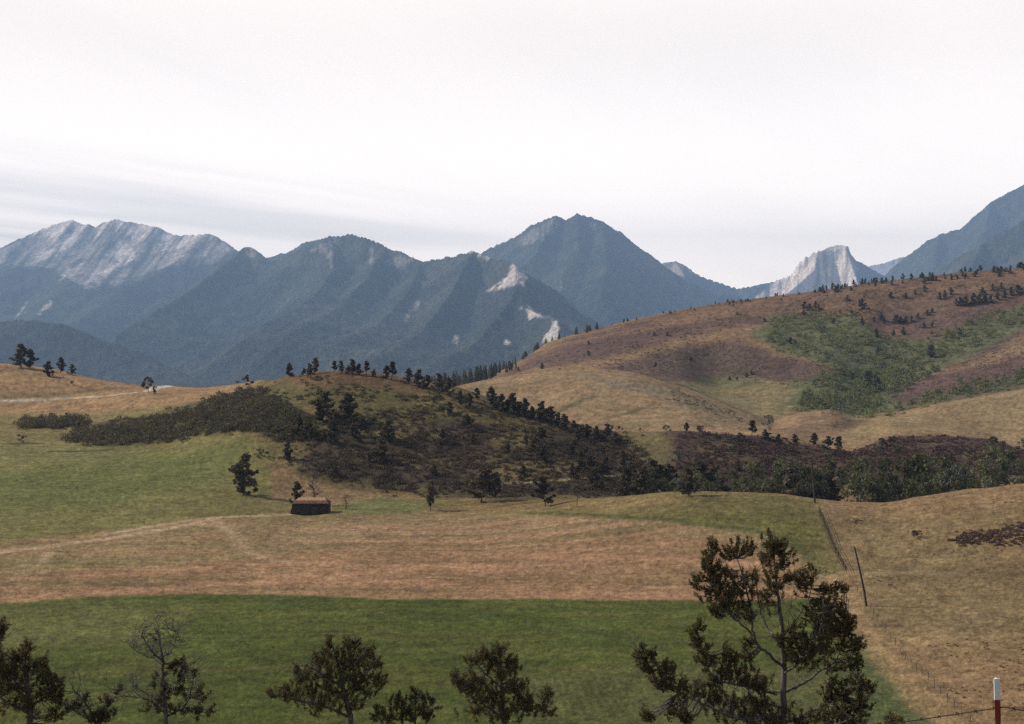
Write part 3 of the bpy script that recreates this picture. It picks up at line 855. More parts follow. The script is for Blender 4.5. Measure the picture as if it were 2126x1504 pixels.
# low wooded hill at far left
mountain("wooded_foothill", "low dark wooded foothill at the foot of the left range",
         [[(-420, 700, 3300), (-100, 690, 3200), (0, 668, 3100), (60, 664, 3050), (130, 672, 3000), (200, 700, 2950), (260, 722, 2900), (330, 760, 2800), (420, 800, 2700)]],
         (-420, 520), (1900, 3500), 200, 110, 0.4, 1800, -80, 60, seed=300)

# the big pointed peak
mountain("pointed_mountain", "dark pointed forested peak in the middle of the skyline",
         [[(820, 640, 5700), (940, 555, 5700), (1005, 521, 5650), (1040, 505, 5620), (1070, 491, 5600), (1095, 472, 5560), (1130, 455, 5530), (1155, 447, 5500), (1176, 456, 5500),
           (1198, 441, 5480), (1216, 447, 5460), (1250, 460, 5440), (1288, 481, 5420), (1330, 520, 5380), (1372, 545, 5330), (1420, 585, 5280), (1480, 632, 5200), (1560, 695, 5100)],
          [(1155, 447, 5500), (1110, 530, 5000), (1040, 610, 4600)],
          [(1198, 441, 5480), (1200, 540, 4900), (1150, 620, 4450), (1110, 690, 4100)],
          [(1250, 460, 5440), (1262, 560, 4800), (1245, 650, 4300)]],
         (780, 1640), (3800, 6400), 320, 240, 1.05, 1600, -80, 120, spur=0.7,
         rocks=[([(1105, 480), (1130, 462), (1158, 450), (1165, 470), (1130, 500), (1060, 510)], 0.22), ([(1220, 480), (1230, 462), (1240, 466), (1232, 482)], 0.35),
                ([(1150, 600), (1165, 590), (1172, 600), (1160, 610)], 0.25)], seed=400)

# the pale range in the gap
mountain("pale_mountain", "far pale mountain with a blunt bare rock dome in the gap",
         [[(1640, 572, 8950), (1656, 548, 8900), (1672, 532, 8880), (1692, 521, 8860), (1722, 513, 8850), (1745, 509, 8850), (1761, 512, 8850), (1766, 528, 8860), (1772, 540, 8860)],
          [(1772, 540, 8860), (1790, 546, 8870), (1812, 560, 8900), (1840, 575, 8950), (1900, 600, 9000)],
          [(1280, 560, 9300), (1372, 545, 9200), (1402, 541, 9200), (1424, 550, 9200), (1444, 568, 9150), (1490, 586, 9100), (1530, 598, 9050), (1560, 594, 9000), (1600, 586, 9000),
           (1640, 572, 8950)],
          [(1700, 518, 8860), (1690, 560, 8500), (1650, 595, 8200), (1600, 630, 7900)],
          [(1755, 512, 8850), (1775, 570, 8450), (1790, 620, 8100)],
          [(1402, 541, 9200), (1440, 600, 8500), (1470, 650, 7900)]],
         (1260, 1960), (7400, 9900), 300, 170, 2.8, 650, -80, 70,
         rocks=[([(1540, 640), (1600, 590), (1640, 565), (1660, 525), (1700, 505), (1765, 505), (1775, 545), (1790, 640)], 0.9),
                ([(1370, 560), (1375, 540), (1425, 545), (1450, 570), (1420, 575)], 0.35)], rock=np.array((0.78, 0.63, 0.53)), spur=1.1, melt=False, near=0.72, seed=500)
mountain("distant_ridge", "farthest pale ridge closing the gap behind the rock dome",
         [[(1740, 590, 10300), (1800, 552, 10200), (1830, 546, 10200), (1866, 534, 10200), (1960, 520, 10200)]],
         (1700, 2000), (9000, 10700), 90, 60, 0.7, 2600, -80, 60, rocks=[([(1790, 600), (1800, 545), (1900, 520), (1900, 600)], 0.6)], seed=550)
# right-hand walls of the gap
mountain("blue_mountain", "tall blue mountain wall climbing out of the right side",
         [[(1740, 650, 6000), (1790, 612, 6000), (1832, 577, 6000), (1862, 546, 6000), (1900, 516, 6000), (1950, 486, 5980), (1975, 478, 5960), (2006, 470, 5950), (2030, 448, 5930),
           (2048, 432, 5920), (2058, 418, 5910), (2086, 402, 5900), (2116, 388, 5900), (2180, 360, 5900), (2300, 330, 5900), (2560, 360, 5900)],
          [(1950, 486, 5980), (1935, 570, 5400), (1910, 640, 5000)],
          [(2058, 418, 5910), (2030, 530, 5300), (1990, 610, 4900)],
          [(2180, 360, 5900), (2130, 500, 5200)]],
         (1700, 2560), (4300, 6700), 260, 170, 1.15, 1700, -80, 150, spur=0.95, rocks=[([(2040, 480), (2060, 450), (2068, 455), (2050, 485)], 0.2)], seed=600)
mountain("green_mountain", "nearer dark green wooded slope at the right edge behind the dry hill",
         [[(1800, 650, 4200), (1880, 596, 4200), (1930, 566, 4200), (1980, 537, 4180), (2040, 502, 4160), (2126, 455, 4150), (2250, 400, 4150), (2560, 380, 4150)],
          [(2040, 502, 4160), (2000, 590, 3700), (1960, 660, 3300)], [(2250, 400, 4150), (2180, 540, 3500)]],
         (1760, 2560), (2700, 4900), 240, 150, 0.85, 2000, -80, 90, spur=0.7, seed=650)

# ------------------------------------------------------------------ the hazy air
hz, ht, hb = new_mat("hazy_air")
ht.nodes.remove(hb)
pv = N(ht, "ShaderNodeVolumePrincipled")
pv.inputs["Color"].default_value = (0.43, 0.64, 0.98, 1)
pv.inputs["Density"].default_value = 0.000066
pv.inputs["Anisotropy"].default_value = 0.0
ht.links.new(pv.outputs[0], ht.nodes["Material Output"].inputs["Volume"])
zlo = min(float(Z.min()), -80.0 * MS) - 1.0
x0, x1, y0, y1, z0, z1 = -26000, 26000, -24000, 24500, zlo, 2420.0
bv = np.array([(x, y, z) for z in (z0, z1) for x, y in ((x0, y0), (x1, y0), (x1, y1), (x0, y1))])
bf = np.array([(3, 2, 1, 0), (4, 5, 6, 7), (0, 1, 5, 4), (1, 2, 6, 5), (2, 3, 7, 6), (3, 0, 4, 7)])
haze = build("haze", bv, bf, hz)
tag(haze, "thin blue summer haze filling the valley air", "haze", kind="stuff")
#OBJECTS#
# ------------------------------------------------------------------ leaf clumps and limbs
def rand_unit(n, r):
    v = r.normal(size=(n, 3))
    return v / np.linalg.norm(v, axis=1, keepdims=True)


def leaf_quads(cent, size, r, up=0.0, asp=1.0):
    """one small square of leaves per centre, turned at random"""
    n = len(cent)
    a = rand_unit(n, r)
    a[:, 2] *= (1 - up)
    a /= np.linalg.norm(a, axis=1, keepdims=True)
    b = np.cross(a, rand_unit(n, r))
    b /= np.linalg.norm(b, axis=1, keepdims=True) + 1e-9
    s = (np.asarray(size) * r.uniform(0.6, 1.3, n))[:, None] * 0.5
    j = lambda: r.uniform(0.6, 1.25, (n, 1))
    V = np.stack([cent + a * s * asp * j() + b * s * j(), cent - a * s * asp * j() + b * s * j(),
                  cent - a * s * asp * j() - b * s * j(), cent + a * s * asp * j() - b * s * j()], 1)
    return V.reshape(-1, 3), np.arange(4 * n).reshape(n, 4)


def blob_points(c, rad, n, r, shell=0.55):
    d = rand_unit(n, r)
    k = (shell + (1 - shell) * r.random((n, 1))**0.6) * r.uniform(0.75, 1.1, (n, 1))
    return np.asarray(c) + d * k * np.asarray(rad)


def limb(pts, radii, k=6):
    """a tapered tube through pts"""
    P = np.asarray(pts, float)
    T = np.gradient(P, axis=0)
    T /= np.linalg.norm(T, axis=1, keepdims=True) + 1e-9
    ref = np.array([0.31, 0.83, 0.11]) if abs(T[0][2]) > 0.6 else np.array([0.1, 0.2, 1.0])
    A = np.cross(T, ref)
    A /= np.linalg.norm(A, axis=1, keepdims=True) + 1e-9
    B = np.cross(T, A)
    th = np.linspace(0, 2 * math.pi, k, endpoint=False)
    R = np.asarray(radii, float)[:, None, None]
    V = P[:, None] + R * (A[:, None] * np.cos(th)[None, :, None] + B[:, None] * np.sin(th)[None, :, None])
    n = len(P)
    f = []
    for i in range(n - 1):
        for j in range(k):
            f.append((i * k + j, i * k + (j + 1) % k, (i + 1) * k + (j + 1) % k, (i + 1) * k + j))
    cap = [tuple((n - 1) * k + j for j in range(k))] if k == 4 else []
    return V.reshape(-1, 3), np.array(f + cap)


class Parts:
    def __init__(self):
        self.v, self.f, self.n = [], [], 0

    def add(self, vf):
        v, f = vf
        if len(v) == 0:
            return
        self.v.append(v)
        self.f.append(np.asarray(f) + self.n)
        self.n += len(v)

    def build(self, name, mat, parent=None, link=True, smooth=False):
        return build(name, np.concatenate(self.v), [np.concatenate(self.f)], mat, parent, link=link, smooth=smooth)


def bent(a, b, r, wob=0.08, n=5):
    a, b = np.asarray(a, float), np.asarray(b, float)
    t = np.linspace(0, 1, n)[:, None]
    L = np.linalg.norm(b - a)
    off = r.normal(size=(n, 3)) * wob * L * np.sin(np.pi * t)
    return a + (b - a) * t + off


# every kind of tree below is one metre tall times h; made once, copied with its parts
def pine_kind(seed, h=9.0, wide=0.36, bare=0.18, clumps=16, lean=0.0):
    """open gnarled pine: bent trunk, crown of separate tufts with gaps"""
    r = np.random.default_rng(seed)
    top = np.array([lean * h, r.normal() * 0.04 * h, h * 0.93])
    tr = bent((0, 0, -0.5), top, r, 0.03, 7)
    tp, cp = Parts(), Parts()
    tp.add(limb(tr, np.linspace(0.022 * h, 0.006 * h, 7), 6))
    for i in range(clumps):
        t = bare + (1 - bare) * ((i + r.random()) / clumps)
        base = np.array([np.interp(t, np.linspace(0, 1, 7), tr[:, k]) for k in range(3)])
        prof = (0.55 + 0.75 * math.sin(math.pi * min(1, (t - bare) / (1 - bare) * 0.8 + 0.15))) * (1.08 - 0.75 * t)
        ang = r.uniform(0, 2 * math.pi)
        ln = wide * h * prof * r.uniform(0.35, 1.15)
        tip = base + np.array([math.cos(ang) * ln, math.sin(ang) * ln, ln * r.uniform(0.05, 0.7)])
        tp.add(limb(bent(base, tip, r, 0.07, 4), np.linspace(0.008 * h, 0.003 * h, 4), 4))
        rad = h * r.uniform(0.07, 0.13)
        rad *= 0.8
        cp.add(leaf_quads(blob_points(tip, (rad, rad, rad * 0.8), 34, r, 0.2), 0.046 * h, r))
        for q in (0.35, 0.6, 0.8):
            mid = base * (1 - q) + tip * q + r.normal(size=3) * 0.03 * h
            cp.add(leaf_quads(blob_points(mid, (rad * 0.9, rad * 0.9, rad * 0.7), 16, r, 0.2), 0.046 * h, r))
    cp.add(leaf_quads(blob_points(top, (0.07 * h, 0.07 * h, 0.10 * h), 40, r), 0.05 * h, r))
    return tp, cp


def fir_kind(seed, h=9.0, wide=0.2):
    r = np.random.default_rng(seed)
    tp, cp = Parts(), Parts()
    tp.add(limb(bent((0, 0, -0.5), (0, 0, h), r, 0.01, 6), np.linspace(0.02 * h, 0.003 * h, 6), 5))
    n = 15
    for i in range(n):
        t = 0.1 + 0.9 * i / n
        rad = wide * h * (1.04 - t) * r.uniform(0.7, 1.15) + 0.02 * h
        m = int(46 * (1.05 - t)) + 6
        a = r.uniform(0, 2 * math.pi, m)
        k = rad * r.uniform(0.25, 1.0, m)**0.6
        c = np.stack([np.cos(a) * k, np.sin(a) * k, t * h - 0.45 * k + r.normal(size=m) * 0.02 * h], 1)
        cp.add(leaf_quads(c, 0.055 * h, r))
    return tp, cp


def leafy_kind(seed, h=8.0, wide=0.34, clumps=15, base=0.22, q=0.05, per=46):
    r = np.random.default_rng(seed)
    tp, cp = Parts(), Parts()
    top = np.array([r.normal() * 0.05 * h, r.normal() * 0.05 * h, h * 0.85])
    tr = bent((0, 0, -0.5), top, r, 0.03, 6)
    tp.add(limb(tr, np.linspace(0.02 * h, 0.005 * h, 6), 6))
    for i in range(clumps):
        t = base + (0.98 - base) * r.random()**0.8
        w = wide * h * (0.35 + 0.9 * math.sin(math.pi * min(1.0, (t - base) / (1 - base) * 0.75 + 0.22)))
        a = r.uniform(0, 2 * math.pi)
        d = w * r.uniform(0.15, 0.85)
        c = np.array([math.cos(a) * d, math.sin(a) * d, t * h])
        b = np.array([0, 0, max(0.12 * h, (t - 0.2) * h * 0.9)])
        tp.add(limb(bent(b, c, r, 0.06, 4), np.linspace(0.008 * h, 0.002 * h, 4), 4))
        rad = h * r.uniform(0.09, 0.17)
        cp.add(leaf_quads(blob_points(c, (rad, rad, rad * 0.85), per, r), q * h, r))
    return tp, cp


def dead_kind(seed, h=7.0):
    r = np.random.default_rng(seed)
    tp, cp = Parts(), Parts()
    tr = bent((0, 0, -0.5), (0.03 * h, 0, h), r, 0.025, 7)
    tp.add(limb(tr, np.linspace(0.03 * h, 0.006 * h, 7), 6))
    for i in range(26):
        t = r.uniform(0.15, 0.97)
        base = np.array([np.interp(t, np.linspace(0, 1, 7), tr[:, k]) for k in range(3)])
        a = r.uniform(0, 2 * math.pi)
        ln = h * r.uniform(0.15, 0.34) * (1.1 - 0.6 * t)
        tip = base + np.array([math.cos(a) * ln, math.sin(a) * ln, ln * r.uniform(0.3, 1.0)])
        cp.add(limb(bent(base, tip, r, 0.08, 4), np.linspace(0.011 * h, 0.003 * h, 4), 4))
        for j in range(3):
            q = base + (tip - base) * r.uniform(0.4, 0.9)
            cp.add(limb(bent(q, q + rand_unit(1, r)[0] * ln * 0.4 + np.array([0, 0, ln * 0.15]), r, 0.1, 3), [0.005 * h, 0.003 * h, 0.002 * h], 4))
    return tp, cp


class Kind:
    """a tree made once: trunk + crown; at() copies the thing and each of its parts"""

    def __init__(self, name, parts, barkm, leafm, h, parts_named=("trunk", "crown"), single=False):
        tp, cp = parts
        self.name, self.h, self.single = name, h, single
        if single:
            v = np.concatenate(tp.v + cp.v)
            f1, f2 = np.concatenate(tp.f), np.concatenate(cp.f) + tp.n
            self.a = build(name, v, [f1, f2], [barkm, leafm], fmat=np.concatenate([np.zeros(len(f1)), np.ones(len(f2))]), link=False)
        else:
            self.a = tp.build(parts_named[0], barkm, link=False)
            self.b = cp.build(parts_named[1], leafm, link=False)

    def at(self, p, height, label, cat, group=None, name=None, rz=None, wide=1.0):
        s = height / self.h
        rz = random.uniform(0, 6.28) if rz is None else rz
        if self.single:
            o = self.a.copy()
            o.name = name or self.name
            COL.objects.link(o)
        else:
            o = empty(name or self.name, (0, 0, 0))
            for src in (self.a, self.b):
                c = src.copy()
                COL.objects.link(c)
                c.parent = o
        o.location = p
        o.rotation_euler = (0, 0, rz)
        o.scale = (s * wide, s * wide, s)
        return tag(o, label, cat, group)


random.seed(5)
PINES = [Kind("pine_tree", pine_kind(11 + i, 9.0, w, b, c, l), M_DARKBARK, M_PINE, 9.0)
         for i, (w, b, c, l) in enumerate([(0.28, 0.16, 24, 0.02), (0.33, 0.12, 26, -0.05), (0.24, 0.2, 20, 0.06), (0.38, 0.2, 24, 0.08), (0.22, 0.35, 15, 0.03), (0.34, 0.08, 30, -0.02)])]
FIRS = [Kind("fir_tree", fir_kind(31 + i, 9.0, w), M_DARKBARK, M_FIR, 9.0, single=True) for i, w in enumerate((0.18, 0.23, 0.27, 0.33))]
SCRUBPINES = [Kind("conifer", pine_kind(91 + i, 9.0, w, 0.04, 22, 0.0), M_DARKBARK, M_FIR, 9.0, single=True) for i, w in enumerate((0.26, 0.32, 0.22))]
ASPENS = [Kind("aspen_tree", leafy_kind(41 + i, 8.0, w, 13, 0.2, 0.055, 34), M_PALEBARK, M_ASPEN, 8.0, single=True) for i, w in enumerate((0.30, 0.36, 0.42, 0.33))]
COTTONS = [Kind("cottonwood_tree", leafy_kind(51 + i, 9.0, w, 17, 0.12, 0.05, 46), M_DARKBARK, M_COTTON, 9.0) for i, w in enumerate((0.36, 0.42, 0.48, 0.33, 0.40))]
WILLOWS = [Kind("silvery_tree", leafy_kind(61 + i, 7.0, w, 14, 0.1, 0.05, 44), M_DARKBARK, M_WILLOW, 7.0) for i, w in enumerate((0.45, 0.38))]
BUSHES = [Kind("shrub", leafy_kind(71 + i, 3.0, w, 12, 0.12, 0.07, 40), M_DARKBARK, M_BRUSH, 3.0, ("stem", "foliage")) for i, w in enumerate((0.55, 0.7, 0.62))]
DEADS = [Kind("dead_tree", dead_kind(81, 7.0), M_DEAD, M_DEAD, 7.0, ("trunk", "branches"))]
ORD = ["first", "second", "third", "fourth", "fifth", "sixth", "seventh", "eighth", "ninth", "tenth", "eleventh", "twelfth", "thirteenth", "fourteenth",
       "fifteenth", "sixteenth", "seventeenth", "eighteenth", "nineteenth", "twentieth", "twenty-first", "twenty-second", "twenty-third", "twenty-fourth"]


def put(kind, u, vbase, hpx, label, cat="tree", group=None, dmin=330, d=None, wide=1.0, rz=None, name=None, sink=0.15):
    p = ground_at(u, d) if d else hit(u, vbase, dmin)
    if p is None:
        return None
    height = hpx / F * p[1]
    p = p - np.array([0, 0, sink])
    return kind.at(p, height, label, cat, group, name, rz, wide)


# ------------------------------------------------------------------ single trees one can name
put(PINES[5], 506, 1026, 84, "tall lone pine on the meadow edge left of the barn", group=None, wide=1.05)
put(PINES[1], 617, 1050, 50, "small dark bushy pine right behind the left end of the barn", wide=0.9)
put(DEADS[0], 650, 1050, 68, "grey leafless dead tree standing behind the barn", wide=1.1)
put(DEADS[0], 717, 1058, 32, "low greyish leafless shrub in the grass just right of the barn", "shrub", wide=1.3, name="bare_shrub")
put(PINES[2], 893, 1060, 62, "slim pine standing alone in the grass between barn and wooded hill foot", wide=0.8)
put(PINES[3], 998, 1044, 74, "broad dark pine at the hill foot beside a long grass strip", wide=1.15)
put(PINES[0], 1030, 1034, 52, "smaller dark pine touching the broad pine at the hill foot")
put(PINES[3], 1133, 1050, 62, "round-crowned pine with a bare trunk casting a shadow on the field edge", wide=1.0)
put(PINES[1], 1428, 1030, 60, "dark pine at the low crest where the valley trees begin", wide=1.0)
put(BUSHES[1], 308, 818, 36, "lone dark bush-like tree beside the gravel road bend", "tree", name="bushy_tree", wide=0.8, dmin=500)
put(BUSHES[2], 510, 801, 22, "low dark shrub on the skyline where the tan hill meets the wooded hill", "shrub", dmin=500, wide=1.2)
put(BUSHES[0], 150, 800, 9, "tiny shrub alone on the dry left hillside below the pines", "shrub", dmin=500)
put(BUSHES[1], 44, 918, 17, "small round shrub by the ditch at the far left of the meadow", "shrub", dmin=400)
put(BUSHES[1], 543, 948, 16, "flat dark shrub uphill from the tall lone pine", "shrub", dmin=400, wide=1.5)
put(PINES[1], 597, 955, 38, "small pine on the grass slope above the lone pine", dmin=400)
put(WILLOWS[0], 1595, 893, 34, "pale green tree alone in the fold below the green meadow", dmin=600, wide=0.8, name="pale_tree")
put(BUSHES[0], 1905, 1117, 16, "dark purple bush alone on the right-hand pasture", "shrub", dmin=200, wide=1.9)
put(BUSHES[1], 1780, 1085, 9, "flat small bush near the fence on the right pasture", "shrub", dmin=200, wide=2.0)

# a row on the left skyline
row = [(4, 748, 36, 3), (24, 754, 44, 1), (45, 762, 50, 3), (62, 764, 42, 0), (100, 780, 32, 5), (126, 774, 34, 2), (150, 776, 22, 1), (192, 782, 13, 0)]
for i, (u, v, h, k) in enumerate(row):
    put(PINES[k], u, v + 2, h, "dark pine on the dry left skyline, %s from the left edge" % ORD[i], group="pines on the left skyline", dmin=500, wide=1.15)
# pines along the top of the wooded hill
row = [(601, 782, 30, 0), (630, 778, 16, 3), (643, 777, 24, 1), (652, 776, 34, 2), (693, 773, 26, 4), (709, 774, 27, 2), (722, 774, 18, 3), (732, 775, 31, 1), (746, 776, 24, 0), (760, 777, 30, 4),
       (776, 779, 15, 5), (803, 784, 27, 1), (813, 786, 37, 4), (846, 795, 32, 2), (869, 802, 36, 5), (887, 804, 28, 0), (912, 810, 36, 1), (934, 820, 38, 3), (956, 840, 32, 0), (975, 840, 26, 5)]
for i, (u, v, h, k) in enumerate(row):
    put(PINES[k], u, v + 3, h * 1.05, "dark pine on top of the wooded hill, %s from the left" % ORD[i], group="pines along the top of the wooded hill", dmin=430, wide=1.1)
row = [(990, 826, 22, 1), (1018, 842, 38, 2), (1030, 846, 24, 5), (1041, 852, 34, 1), (1053, 852, 24, 0), (1065, 856, 40, 3), (1079, 860, 26, 1), (1090, 864, 36, 5), (1104, 868, 26, 0), (1124, 872, 38, 1),
       (1136, 876, 28, 5), (1148, 880, 36, 3), (1158, 884, 28, 2), (1172, 892, 32, 1), (1193, 898, 26, 5), (1206, 904, 22, 0), (1219, 906, 26, 1), (1239, 910, 26, 5), (1258, 912, 32, 3), (1278, 922, 26, 1)]
for i, (u, v, h, k) in enumerate(row):
    put(PINES[k], u, v + 3, h * 1.1, "dark pine on the falling right shoulder of the wooded hill, %s from the top" % ORD[i], group="pines down the shoulder of the wooded hill", dmin=430, wide=1.15)
for i, (u, v, h) in enumerate([(1285, 893, 12), (1384, 893, 14), (1424, 894, 20), (1455, 897, 16), (1560, 905, 36), (1590, 912, 24), (1617, 917, 20), (1650, 920, 22), (1688, 924, 28), (1716, 930, 28), (1742, 936, 34), (1330, 893, 8)]):
    put(PINES[i % 6] if h > 18 else BUSHES[i % 3], u, v + 3, h, "dark shrubby tree on the crest of the red brush band", group="shrubby trees along the red brush crest", dmin=430, wide=1.3, name="shrubby_tree")
# inside the wooded hill
rr = np.random.default_rng(77)
named = [(672, 876, 64, 5), (722, 872, 56, 1), (690, 922, 50, 1), (640, 912, 42, 3), (806, 918, 46, 5), (620, 905, 42, 0), (790, 960, 50, 1), (745, 905, 40, 3)]
HB = [(620, 985), (650, 905), (700, 860), (800, 850), (950, 850), (1080, 880), (1200, 915), (1290, 935), (1335, 985), (1330, 1022), (1180, 1022), (1000, 1024), (860, 1012), (720, 1000)]
HBP = np.array(HB, float)
cnt = 0
pts = [(u, v, h, k) for u, v, h, k in named]
tries = 0
while len(pts) < 44 and tries < 4000:
    tries += 1
    u, v = rr.uniform(620, 1340), rr.uniform(850, 1022)
    if poly_sd(np.array([u]), np.array([v]), HB)[0] < 0:
        continue
    if rr.random() > 0.25 + 0.75 * sstep(u, 800, 1250):
        continue
    pts.append((u, v, rr.uniform(18, 38), int(rr.integers(0, 6))))
for u, v, h, k in pts:
    put(PINES[k], u, v, h, "dark pine among the brush on the wooded hillside", group="pines among the brush of the wooded hill", dmin=385, wide=1.2)
# belt of trees in the creek dip, cottonwoods and pines
n_belt = 0
spots = []
for i in range(125):
    t = (i + rr.random()) / 125
    u = 1300 + t * 900
    d = rr.uniform(385, 470) if u > 1420 else rr.uniform(400, 450)
    spots.append((u, d, rr))
spots.sort(key=lambda q: -q[1])
for u, d, _ in spots:
    big = sstep(u, 1650, 1800)
    topv = rr.uniform(950, 1005) if u < 1660 else rr.uniform(928, 1002)
    p = ground_at(u, d)
    topz = (VC - topv) / F * d
    h = topz - p[2]
    h = float(np.clip(h * rr.uniform(0.6, 1.04), 4.0, 19.0))
    q = rr.random()
    if q < 0.80:
        K, lab, grp, wd = COTTONS[rr.integers(0, 5)], "green leafy tree in the dense creek belt below the red brush", "leafy trees of the creek belt", rr.uniform(0.75, 1.1)
    elif q < 0.88:
        K, lab, grp, wd = WILLOWS[rr.integers(0, 2)], "silvery grey-green tree in the dense creek belt", "silvery trees of the creek belt", rr.uniform(0.6, 0.9)
    else:
        K, lab, grp, wd = PINES[rr.integers(0, 6)], "dark pine among the leafy creek belt trees", "pines of the creek belt", rr.uniform(0.8, 1.1)
    K.at(p - np.array([0, 0, 0.2]), h, lab, "tree", grp, None, None, wd)
for i in range(26):
    u = rr.uniform(1400, 2130)
    v = (912 + 14 * (u > 1600) if u < 1750 else 925) + abs(rr.normal()) * 22
    put([COTTONS[rr.integers(0, 5)], BUSHES[rr.integers(0, 3)]][int(rr.random() < 0.4)], u, v, rr.uniform(10, 22), "small rounded tree standing in the wine-red brush", group="small trees in the red brush",
        dmin=430, wide=rr.uniform(1.1, 1.7), name="small_tree")
put(WILLOWS[0], 1408, 968, 36, "pale silvery tree at the left end of the red brush", dmin=385, wide=0.9, name="pale_tree")
for u, v, h in ((1340, 1020, 54), (1362, 1016, 60), (1390, 1020, 56), (1310, 1008, 50), (1450, 1020, 64), (1480, 1022, 56)):
    put(PINES[int(rr.integers(0, 6))], u, v, h, "dark pine where the wooded hill runs into the creek belt", group="pines at the foot of the wooded hill", dmin=385, d=None, wide=1.3)


# ------------------------------------------------------------------ aspen groves on the right hill
GROVE = [[(1590, 700), (1610, 665), (1690, 648), (1780, 652), (1830, 690), (1880, 710), (1960, 690), (2060, 650), (2140, 628), (2200, 640), (2126, 672), (1990, 735), (1900, 775), (1880, 800), (1830, 820),
          (1790, 815), (1770, 790), (1720, 770), (1660, 738), (1600, 728)],
         [(1650, 852), (1662, 815), (1690, 785), (1760, 775), (1870, 770), (1955, 768), (1900, 800), (1840, 835), (1820, 862), (1800, 872), (1760, 862), (1700, 855)],
         [(1810, 880), (1860, 850), (1930, 820), (2000, 790), (2060, 790), (2130, 770), (2130, 800), (2000, 826), (1900, 852)]]
asp = []
tries = 0
while len(asp) < 560 and tries < 20000:
    tries += 1
    k = rr.choice(3, p=[0.60, 0.27, 0.13])
    P = np.array(GROVE[k])
    u, v = rr.uniform(P[:, 0].min(), P[:, 0].max()), rr.uniform(P[:, 1].min(), P[:, 1].max())
    if poly_sd(np.array([u]), np.array([v]), GROVE[k], 0.7)[0] < 1:
        continue
    p = hit(u, v, 700)
    if p is not None and p[1] > 780:
        asp.append((p, u, v))
asp.sort(key=lambda q: (q[0][1] + 200 * math.sin(q[1] * 12.9898 + q[2] * 78.233)))
for i, (p, u, v) in enumerate(asp[:290]):
    ASPENS[rr.integers(0, 4)].at(p - np.array([0, 0, 0.2]), rr.uniform(4.5, 8.0), "green aspen in the grove on the right-hand hillside", "tree", "aspens of the hillside grove", None, None, rr.uniform(0.9, 1.4))


def scatter_stuff(name, label, cat, mat, polys, n, rmin, rmax, per, qs, dr, su=0.6, squash=0.8, dens=None, seed=0, edge=2.5):
    """ground cover nobody could count: one mesh of leafy clumps on the ground"""
    r = np.random.default_rng(seed)
    areas = []
    for P in polys:
        P = np.array(P, float)
        areas.append(max(1.0, np.ptp(P[:, 0]) * np.ptp(P[:, 1])))
    pr = np.array(areas) / sum(areas)
    C, R = [], []
    tries = 0
    while len(C) < n and tries < n * 12:
        tries += 1
        k = r.choice(len(polys), p=pr)
        P = np.array(polys[k], float)
        u, v = r.uniform(P[:, 0].min(), P[:, 0].max()), r.uniform(P[:, 1].min(), P[:, 1].max())
        if poly_sd(np.array([u]), np.array([v]), polys[k], su)[0] + r.normal() * edge < 0:
            continue
        if dens is not None and r.random() > dens(u, v):
            continue
        p = hit(u, v, dr[0])
        if p is None or p[1] > dr[1]:
            continue
        C.append(p)
        R.append(r.uniform(rmin, rmax) * (0.7 + 0.6 * vnoise(np.array([p[0] / 14]), np.array([p[1] / 14]), 5)[0]))
    C, R = np.array(C), np.array(R)
    d = rand_unit(len(C) * per, r)
    d[:, 2] = np.abs(d[:, 2]) * squash
    k = r.uniform(0.45, 1.05, (len(d), 1))
    rep = np.repeat(R, per)
    cent = np.repeat(C, per, 0) + d * k * rep[:, None]
    V, Fq = leaf_quads(cent, rep * qs, r)
    o = build(name, V, [Fq], mat)
    return tag(o, label, cat, kind="stuff")


scatter_stuff("aspen_grove", "rest of the green aspen grove seen as one mass", "grove", M_ASPEN, GROVE, 1000, 1.4, 2.6, 44, 0.30, (700, 1500), 0.7, 1.4, seed=3)
scatter_stuff("hill_brush", "dark purple-brown brush covering the wooded hill", "brush", M_BRUSH,
              [BRUSHA], 3400, 0.4, 1.4, 40, 0.28, (385, 620), dens=lambda u, v: 0.3 + 0.7 * (fbm(np.array([u / 45.0]), np.array([v / 14.0]), 71, 3)[0] > -0.12), seed=4, edge=9.0)
scatter_stuff("hillside_brush", "scattered olive brush over the grassy top of the wooded hill", "brush", M_BRUSHG,
              [[(545, 900), (560, 800), (640, 780), (800, 785), (960, 810), (1150, 870), (1000, 850), (780, 870), (640, 930), (590, 960)]], 560, 0.5, 1.5, 44, 0.28, (400, 620),
              dens=lambda u, v: 0.9 * (fbm(np.array([u / 40.0]), np.array([v / 12.0]), 73, 3)[0] > 0.05), seed=6)
scatter_stuff("thicket", "long dense dark thicket between meadow and dry left hill", "thicket", M_BRUSHG,
              [[(128, 916), (180, 892), (260, 874), (360, 862), (440, 838), (490, 815), (545, 808), (580, 840), (640, 865), (650, 905), (590, 915), (545, 890), (440, 900), (330, 918), (240, 926)]], 1750, 0.9, 2.3, 60, 0.23, (420, 760), 0.5, 1.1, seed=8, edge=5.0)
scatter_stuff("thicket", "separate dark green thicket at the far left of the meadow", "thicket", M_BRUSHG,
              [[(30, 885), (50, 868), (110, 864), (130, 872), (180, 866), (190, 886), (120, 892), (60, 890)]], 190, 1.0, 2.2, 70, 0.23, (420, 760), 0.5, 1.3, seed=9)
